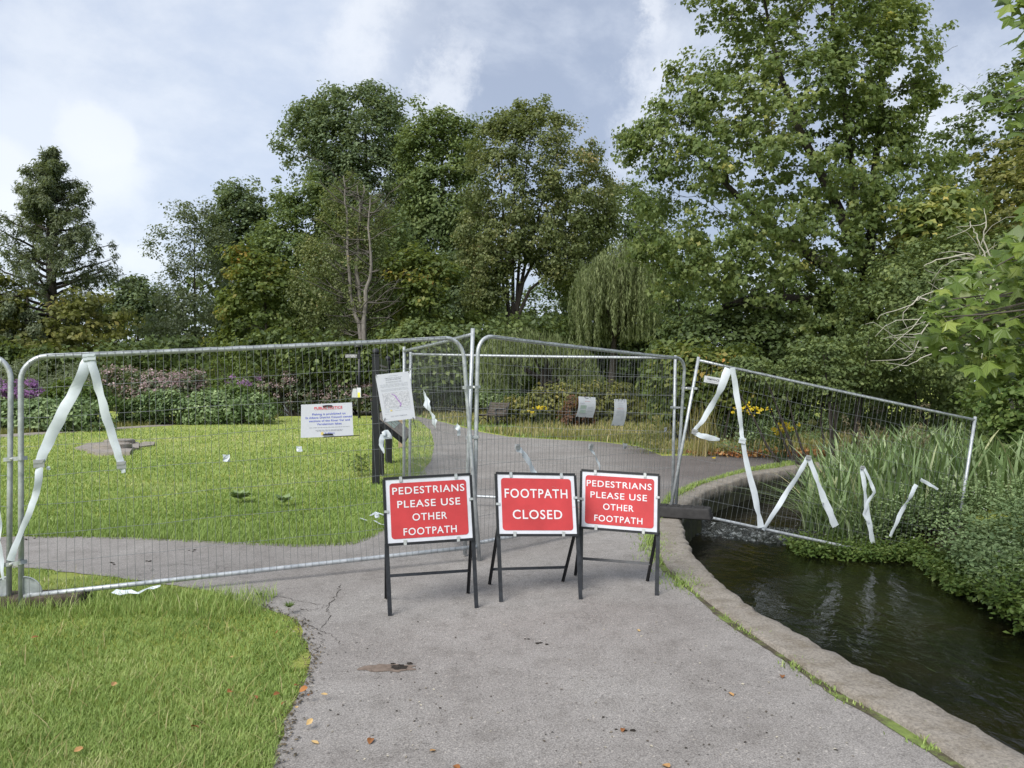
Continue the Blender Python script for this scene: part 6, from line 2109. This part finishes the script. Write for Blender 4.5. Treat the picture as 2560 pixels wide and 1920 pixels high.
rosette('dock_plant', 'dark leafy dock plant on the lawn, the left of two', 520, 1088, 70, .16, M['lf_nettle'], 1, .8, 'rhomb', tint=.55)
rosette('dock_plant', 'dark leafy dock plant on the lawn, the right of two', 614, 1096, 46, .13, M['lf_nettle'], 2, 1.0, 'rhomb', tint=.6)
rosette('moss_tuft', 'small green moss tuft growing in the path edge crack', 625, 1330, 60, .05, M['lf_bright'], 3, 1.0, 'narrow')
rosette('moss_tuft', 'tiny green tuft on the tarmac left of the moss tuft', 560, 1303, 40, .04, M['lf_bright'], 4, 1.0, 'narrow')


def stalks(name, label, px, py, n, h, spread, mat, seed, leaf=None, lean=.3, w=.006, tint=(.5, .2)):
    c = G(px, py); r = np.random.default_rng(seed)
    root = empty(name, Vector((c.x, c.y, 0)), label, 'plant')
    xy = np.array([c.x, c.y]) + r.normal(0, spread, (n, 2))
    blades(xy, h, w, r, mat, 'stems', 0, lean, 3, tint, parent=root, kind=None)
    if leaf:
        pos = np.c_[xy[r.integers(0, n, n * 7)] + r.normal(0, spread * .9 + .04, (n * 7, 2)), r.uniform(.1, h * .95, n * 7)]
        V, T, k = leaves(pos, r.normal(0, .6, pos.shape) + np.array([0, 0, .5]), r.uniform(.03, .075, len(pos)), 'rhomb', r, .1)
        link('foliage', npmesh('foliage', V, T, np.repeat(np.clip(r.normal(.45, .2, len(pos)), 0, 1), k)), leaf, root)
    return root


stalks('lawn_weed', 'spindly weed on the lawn left of the info board', 783, 1030, 24, .42, .06, M['lf_olive'], 5, M['lf_mid'])
stalks('twiggy_shrub', 'twiggy olive sapling at the tarmac edge beyond the right sign', 1405, 980, 60, .72, .16, M['lf_olive'], 6, M['lf_olive'], .6)
stalks('dry_stalks', 'bundle of tall straw stalks behind the leaning posts', 1518, 985, 130, 1.15, .16, M['lf_straw'], 7, None, .3, .012, (.62, .2))
stalks('verge_weed', 'tall green weed in front of the leaf litter behind the slumped panel', 1672, 992, 34, .7, .08, M['lf_olive'], 8, M['lf_bright'], .3)
stalks('verge_weed', 'bushy green weed at the dark tarmac edge right of the straw stalks', 1600, 986, 60, .55, .2, M['lf_olive'], 9, M['lf_nettle'], .4)


def ragwort(label, px, py, d, n, spread, seed):
    r = np.random.default_rng(seed); c = P(px, py, d)
    root = empty('ragwort', Vector((c.x, d, 0)), label, 'flower', 'yellow ragwort flowers')
    pos = np.array(c) + r.normal(0, 1, (n, 3)) * np.array([spread, .1, spread * .55])
    V, T, k = leaves(np.repeat(pos, 5, 0) + r.normal(0, .02, (n * 5, 3)), r.normal(0, .5, (n * 5, 3)) + np.array([0, -.6, .8]), r.uniform(.05, .08, n * 5), 'rhomb', r, 0)
    link('flower_head', npmesh('flower_head', V, T, np.repeat(r.random(n * 5), k)), M['fl_yellow'], root)
    mb = MB()
    for p in pos[::2]: limb(mb, (c.x + r.normal(0, .08), d + .05, 0), p, .010, .004, r, .05, 3, 4)
    mb.build('stems', M['lf_mid'], root)


ragwort('yellow ragwort cluster right of the park bench, the upper larger one', 1167, 881, 27, 20, .10, 1)
ragwort('single yellow ragwort head low beside the park bench', 1150, 891, 26.5, 8, .05, 2)
ragwort('tall yellow ragwort between the two tape arms of the slumped panel', 1622, 885, 17.5, 26, .14, 3)
ragwort('yellow ragwort right of the long tape arm', 1690, 924, 15.5, 26, .11, 4)
rosette('yellow_flower', 'tiny yellow flower on the dark tarmac edge', 1741 - 200, 996, 10, .08, M['fl_yellow'], 12, .4)

# ------------------------------------------------------------------ reeds and bank plants


def reed_bed():
    r = np.random.default_rng(90)
    zone = np.array([(4.25, 9.9), (4.05, 10.6), (4.5, 11.6), (5.6, 12.6), (7.6, 13.2), (9.0, 12.6), (8.6, 9.6), (7.4, 9.0), (6.4, 9.2), (6.1, 9.75), (5.0, 9.8)])
    xy = sample(zone, 3400, r)
    dens = wob(np.c_[xy, np.zeros(len(xy))], .5, 7)
    xy = xy[dens > -.55]
    lowz = -.40 + .3 * np.clip((xy[:, 0] - 4.2) / 2, 0, 1)
    hh = np.interp(xy[:, 0], [4.0, 4.6, 5.4, 6.6, 9], [.70, .95, 1.02, 1.0, 1.15])
    blades(xy, hh, .046, r, M['lf_reed'], 'reed_bed', lowz, .55, 6, (0.48, .24), 1.3, label='dense bed of tall green reeds arching over the river under the slumped panel', cat='reeds', wind=(-.03, -.05))
    xy2 = sample(np.array([(4.1, 9.75), (4.0, 10.4), (4.6, 11.4), (5.4, 10.6), (4.9, 9.8)]), 420, r)
    blades(xy2, .85, .02, r, M['lf_reed'], 'leaning_reeds', -.42, 1.5, 6, (0.45, .2), .9, label='reed leaves arching low over the water at the left end of the reed bed', cat='reeds', wind=(-.25, -.1))
    # feathery plumes
    for i, (px, py, d, n, h, lab) in enumerate(((1868, 915, 11.5, 9, .5, 'brown feathery reed plumes standing above the left part of the reeds'), (2000, 925, 11.2, 5, .3, 'pale brown plume bending over the middle of the reeds'))):
        root = empty('reed_plume', (P(px, py, d).x, d, 0), lab, 'reed plume')
        mb = MB(); pos = []
        for k in range(n):
            top = P(px + r.normal(0, 22), py + r.normal(0, 18), d + r.normal(0, .15))
            base = Vector((top.x + r.normal(0, .15), top.y, -.3))
            limb(mb, base, top, .006, .003, r, .06, 5, 4)
            ax = Vector((r.normal(0, .25) + (.35 if i else 0), 0, 1 if not i else .5)).normalized()
            for s in np.linspace(0, 1, 60):
                pos.append(tuple(top - ax * h * (1 - s) * .8 + Vector(r.normal(0, 1, 3)) * .055 * (1.15 - s)))
        mb.build('stems', M['plume'], root)
        pos = np.array(pos)
        V, T, k = leaves(pos, r.normal(0, 1, pos.shape), r.uniform(.03, .065, len(pos)), 'narrow', r, .5)
        link('seed_heads', npmesh('seed_heads', V, T, np.repeat(r.random(len(pos)), k)), M['plume'], root)


reed_bed()


def leafy_bank(name, label, zone, n, hmin, hmax, size, mat, seed, tint=.48, tm='ovate', zb=-.5, flowers=0, per=10, rise=.35):
    """leafy stems with paired leaves, rising from the bank"""
    r = np.random.default_rng(seed)
    xy = sample(np.array(zone), n, r)
    h = r.uniform(hmin, hmax, n) * (1 + .25 * wob(np.c_[xy, np.zeros(n)], .35, seed))
    root = empty(name, Vector((xy[:, 0].mean(), xy[:, 1].mean(), 0)), label, 'plant', 'leafy plants on the river bank')
    zb_ = zb + rise * np.clip((xy[:, 0] - xy[:, 0].min()) / 1.2, 0, 1)
    lean = r.normal(0, .22, (n, 2)) * h[:, None] + np.array([-.10, -.08]) * h[:, None]
    pos, tt, nr, sz = [], [], [], []
    ct = r.normal(tint, .14, n)
    for i in range(n):
        s = np.sort(r.random(per)) ** .7
        az = r.uniform(0, 6.28) + np.arange(per) * 1.9
        o = np.stack([np.cos(az), np.sin(az)], 1) * (size * .75 * (1.15 - .5 * s))[:, None]
        pos.append(np.c_[xy[i] + lean[i] * s[:, None] ** 1.5 + o, zb_[i] + h[i] * s])
        nr.append(np.c_[o / size * .5, np.ones(per)] + r.normal(0, .35, (per, 3)))
        sz.append(size * (1.2 - .55 * s) * r.uniform(.75, 1.25, per)); tt.append(ct[i] + r.normal(0, .08, per) + .12 * (s > .85))
    pos = np.vstack(pos); nr = np.vstack(nr)
    V, T, k = leaves(pos, nr, np.concatenate(sz), tm, r, .25)
    link('foliage', npmesh('foliage', V, T, np.repeat(np.clip(np.concatenate(tt), 0, 1), k)), mat, root)
    mb = MB()
    for i in range(0, n, max(1, n // 60)):
        mb.tube([(xy[i, 0], xy[i, 1], zb_[i] - .05), (xy[i, 0] + lean[i, 0] * .4, xy[i, 1] + lean[i, 1] * .4, zb_[i] + h[i] * .55), (xy[i, 0] + lean[i, 0], xy[i, 1] + lean[i, 1], zb_[i] + h[i])], .004, 4, cap=False)
    mb.build('stems', M['lf_mid'], root)
    if flowers:
        i = r.integers(0, n, flowers)
        p = np.c_[xy[i] + lean[i], zb_[i] + h[i] + .03]
        p = np.repeat(p, 4, 0) + r.normal(0, .012, (flowers * 4, 3))
        V, T, k = leaves(p, r.normal(0, .5, p.shape) + np.array([0, -.5, 1]), r.uniform(.010, .018, len(p)), 'rhomb', r, 0)
        link('flowers', npmesh('flowers', V, T, np.repeat(r.random(len(p)), k)), M['fl_white'], root)


leafy_bank('bank_nettles', 'large mound of dull green nettle-like leaves spilling down the bank at the right edge', [(4.95, 8.9), (4.60, 7.6), (4.42, 6.9), (4.9, 6.6), (6.6, 7.2), (7.4, 8.5), (6.2, 8.9)], 1500,   .28, .66, .058, M['lf_nettle'], 201, .46, flowers=30)
leafy_bank('water_forget_me_not', 'fresh bright green narrow-leaved plants at the lower right water edge', [(4.36, 7.1), (4.22, 6.5), (4.2, 5.6), (4.6, 5.2), (5.4, 6.0), (5.2, 6.9)], 620, .22, .5, .060, M['lf_bright'], 202, .45, 'rhomb', flowers=26)
leafy_bank('watercress', 'low mat of watercress and twigs at the weir end of the bank', [(3.60, 10.1), (3.58, 9.25), (4.2, 9.08), (4.75, 9.0), (4.66, 8.6), (4.42, 7.5), (4.8, 7.4), (5.1, 8.7), (5.2, 9.6), (4.4, 10.1)], 1150, .10, .28, .060, M['lf_bright'], 203, .50, flowers=8, zb=-.55, per=8, rise=.04)
leafy_bank('bank_mint', 'taller leafy stems between the reeds and the watercress', [(4.4, 9.75), (4.9, 9.5), (5.6, 9.4), (6.4, 9.2), (6.2, 9.9), (5.2, 10.0)], 480, .30, .62, .052, M['lf_nettle'], 204, .50, flowers=26)


def driftwood():
    r = np.random.default_rng(8); c = G(1742, 1166, -.47)
    root = empty('driftwood', c, 'tangle of dead twigs caught at the end of the weir', 'driftwood')
    for i in range(12):
        mb = MB(); a = c + Vector((r.normal(.25, .3), r.normal(0, .12), r.uniform(0, .05)))
        limb(mb, a, a + Vector((r.uniform(-.5, .6), r.normal(0, .2), r.uniform(-.06, .14))), .012, .004, r, .25, 4, 4)
        mb.build('twig', M['bark'], root)


driftwood()
rr_ = np.random.default_rng(14)
for k, (a, b_) in enumerate((((1790, 1196), (1852, 1192)), ((1838, 1206), (1925, 1186)))):
    p = [G(a[0] + (b_[0] - a[0]) * t, a[1] + (b_[1] - a[1]) * t, -.485) for t in (0, .5, 1)]
    mb = MB(); mb.ribbon(p, Vector((0, 1, .1)).normalized(), [.01, .03, .006])
    o = mb.build('floating_reed', M['lf_reed'])
    tag(o, ('thin reed leaf floating below the tied tape', 'broad reed leaf floating below the slanting tape')[k], 'reed leaf')
p = [G(2000, 1441, -.49), G(2012, 1447, -.488), G(2024, 1453, -.49)]
o = MB().ribbon(p, Vector((0, 1, 0)), [.01, .02, .006]).build('floating_reed', M['lf_reed'])
tag(o, 'single green blade floating on the open water at right', 'reed leaf')

# ------------------------------------------------------------------ near maple bough and dead twigs on the right


def near_maple():
    r = np.random.default_rng(300)
    base = Vector((6.4, 5.0, 0))
    root = empty('maple_tree', base, 'broad-leaved maple whose near boughs hang in from the right edge', 'tree', T_)
    tb = MB()
    tb.tube([base + Vector((0, 0, -.1)), base + Vector((.05, 0, 1.2)), base + Vector((-.05, .1, 2.6)), base + Vector((.1, .1, 4.4)), base + Vector((.0, 0, 6.2))], [.20, .17, .14, .11, .06], 10, cap=False)
    tb.build('trunk', M['bark'], root)
    pts = maple_outline(True)
    # leaf variants: a folded, lobed blade with a stalk
    meshes = []
    for k in range(6):
        rk = random.Random(k)
        V = [(0, 0.0, 0)] + [(x, y, z * rk.uniform(.6, 1.9) + .05 * math.sin(3 * x + k)) for x, y, z in pts]
        n = len(pts)
        Fc = [(0, i + 1, (i + 1) % n + 1) for i in range(n)]
        b0 = len(V)
        V += [(-.010, -.05, 0), (.010, -.05, 0), (.008, -.75, .10), (-.008, -.75, .10)]; Fc.append((b0, b0 + 1, b0 + 2, b0 + 3))
        me = bpy.data.meshes.new('leaf'); me.from_pydata(V, [], Fc)
        a = me.attributes.new('tint', 'FLOAT', 'POINT'); a.data.foreach_set('value', np.full(len(V), (.28, .42, .50, .60, .72, .88)[k], np.float32))
        me.materials.append(M['lf_near']); meshes.append(me)
    inv = parent_inv(root)
    bb = MB()
    groups = (([(2002, 700), (2012, 640), (2050, 600), (2098, 566), (2150, 542), (2250, 540), (2290, 600), (2290, 760), (2215, 790), (2150, 845), (2105, 842), (2085, 770), (2030, 772), (2000, 735)], 5.6, .5, 200, .088, Vector((6.3, 5.1, 2.9))),
              ([(2168, -60), (2166, 0), (2180, 50), (2205, 98), (2290, 120), (2290, -80)], 5.0, .35, 40, .088, Vector((6.3, 5.0, 4.6))),
              ([(2128, 212), (2150, 182), (2200, 140), (2290, 130), (2290, 300), (2190, 285), (2165, 268), (2140, 245)], 6.6, .4, 42, .09, Vector((6.4, 5.2, 4.6))),
              ([(2178, 522), (2184, 480), (2210, 440), (2290, 430), (2290, 545), (2215, 545)], 5.0, .3, 18, .088, Vector((6.4, 5.0, 3.2))))
    for poly, d, dsp, n, size, org in groups:
        poly = pol(poly)
        q = sample(poly, n, r)
        dd = d + r.normal(0, dsp * .5, n)
        order = np.argsort(q[:, 1])
        for j in order:
            p = P(q[j, 0], q[j, 1], d); p.y = dd[j]; p.x = (q[j, 0] - CX) * dd[j] / F
            p.z = H - (q[j, 1] - HY) * dd[j] / F
            o = bpy.data.objects.new('leaf', meshes[int(np.clip(r.normal(2.4, 1.5), 0, 5))])
            COL.objects.link(o); o.parent = root; o.matrix_parent_inverse = inv
            nrm_ = Vector((r.normal(-.15, .35), r.normal(-.55, .3), abs(r.normal(.75, .3)))).normalized()
            tip = Vector((r.normal(-.45, .5), r.normal(-.2, .4), r.normal(-.75, .3)))
            y = (tip - nrm_ * tip.dot(nrm_)).normalized(); x = y.cross(nrm_)
            s = size * r.uniform(.75, 1.25)
            o.matrix_local = Matrix.Identity(4)
            mw = Matrix.Translation(p) @ Matrix((x, y, nrm_)).transposed().to_4x4() @ Matrix.Diagonal((s, s, s, 1))
            o.matrix_basis = mw
            if j % 9 == 0:
                limb(bb, org.lerp(p, .45) if j % 18 else org, p - y * s * .6, .012, .004, r, .15, 5, 5)
        c = Vector(((poly[:, 0].mean() - CX) * d / F, d, H - (poly[:, 1].mean() - HY) * d / F))
        limb(bb, org, c, .035, .010, r, .12, 6, 6)
    # the leaves deeper in the boughs, too small and hidden to pick apart
    pos = []
    for poly, d, dsp, n, size, org in groups:
        q = sample(pol(poly), int(n * 1.6), r)
        dd = d + .25 + np.abs(r.normal(0, dsp * .6, len(q)))
        pos.append(np.stack([(q[:, 0] - CX) * dd / F, dd, H - (q[:, 1] - HY) * dd / F], 1))
    pos = np.vstack(pos)
    V, T, k = leaves(pos, r.normal(0, .4, pos.shape) + np.array([-.15, -.4, .75]), .095 * r.uniform(.7, 1.2, len(pos)), 'maple', r, .9)
    o = link('foliage', npmesh('foliage', V, T, np.repeat(np.clip(r.normal(.38, .16, len(pos)), 0, 1), k)), M['lf_near'], root)
    o['kind'] = 'stuff'
    bb.build('branches', M['bark'], root)


near_maple()


def dead_branch():
    r = np.random.default_rng(17); d = 12.5
    root = empty('dead_branch', (P(2140, 700, d).x, d, 0), 'bleached bare dead branches forking above the near maple leaves', 'dead tree')
    T0 = [[(2190, 900), (2165, 760), (2150, 680), (2138, 655), (2118, 640)], [(2150, 680), (2110, 634), (2060, 640), (2010, 655), (1985, 690)], [(2110, 634), (2075, 636), (2040, 622), (1990, 640)], [(2140, 634), (2142, 600), (2130, 560), (2118, 530), (2105, 500), (2095, 478)],
          [(2130, 560), (2090, 548), (2030, 560), (1995, 575)], [(2160, 640), (2140, 560), (2125, 520), (2130, 480), (2125, 450)], [(2060, 640), (2020, 680), (1990, 720), (1975, 760)], [(2130, 740), (2090, 742), (2040, 752), (2000, 770), (1960, 790)],
          [(2090, 742), (2050, 735), (2010, 752), (1975, 750)], [(2010, 655), (1985, 640), (1965, 660)], [(2118, 600), (2121, 570), (2118, 555)]]
    mb = MB()
    for k, st in enumerate(T0):
        pts = [P(x, y, d - .5 + .08 * k) for x, y in st]
        if k == 0: pts[0].z = max(pts[0].z, .2)
        dense = []
        for i in range(len(pts) - 1):
            for s in range(4): dense.append(pts[i].lerp(pts[i + 1], s / 4) + Vector(r.normal(0, .010, 3)))
        dense.append(pts[-1])
        mb.tube(dense, [(.030 if k == 0 else .018) * (1 - .75 * i / len(dense)) for i in range(len(dense))], 5, cap=False)
    for _ in range(46):
        st = T0[r.integers(1, len(T0))]; x, y = st[r.integers(0, len(st))]
        a = P(x, y, d - .2); limb(mb, a, a + Vector((r.normal(-.35, .35), r.normal(0, .25), r.normal(-.12, .3))), .008, .003, r, .3, 4, 3)
    mb.build('twigs', M['twig_white'], root)


dead_branch()
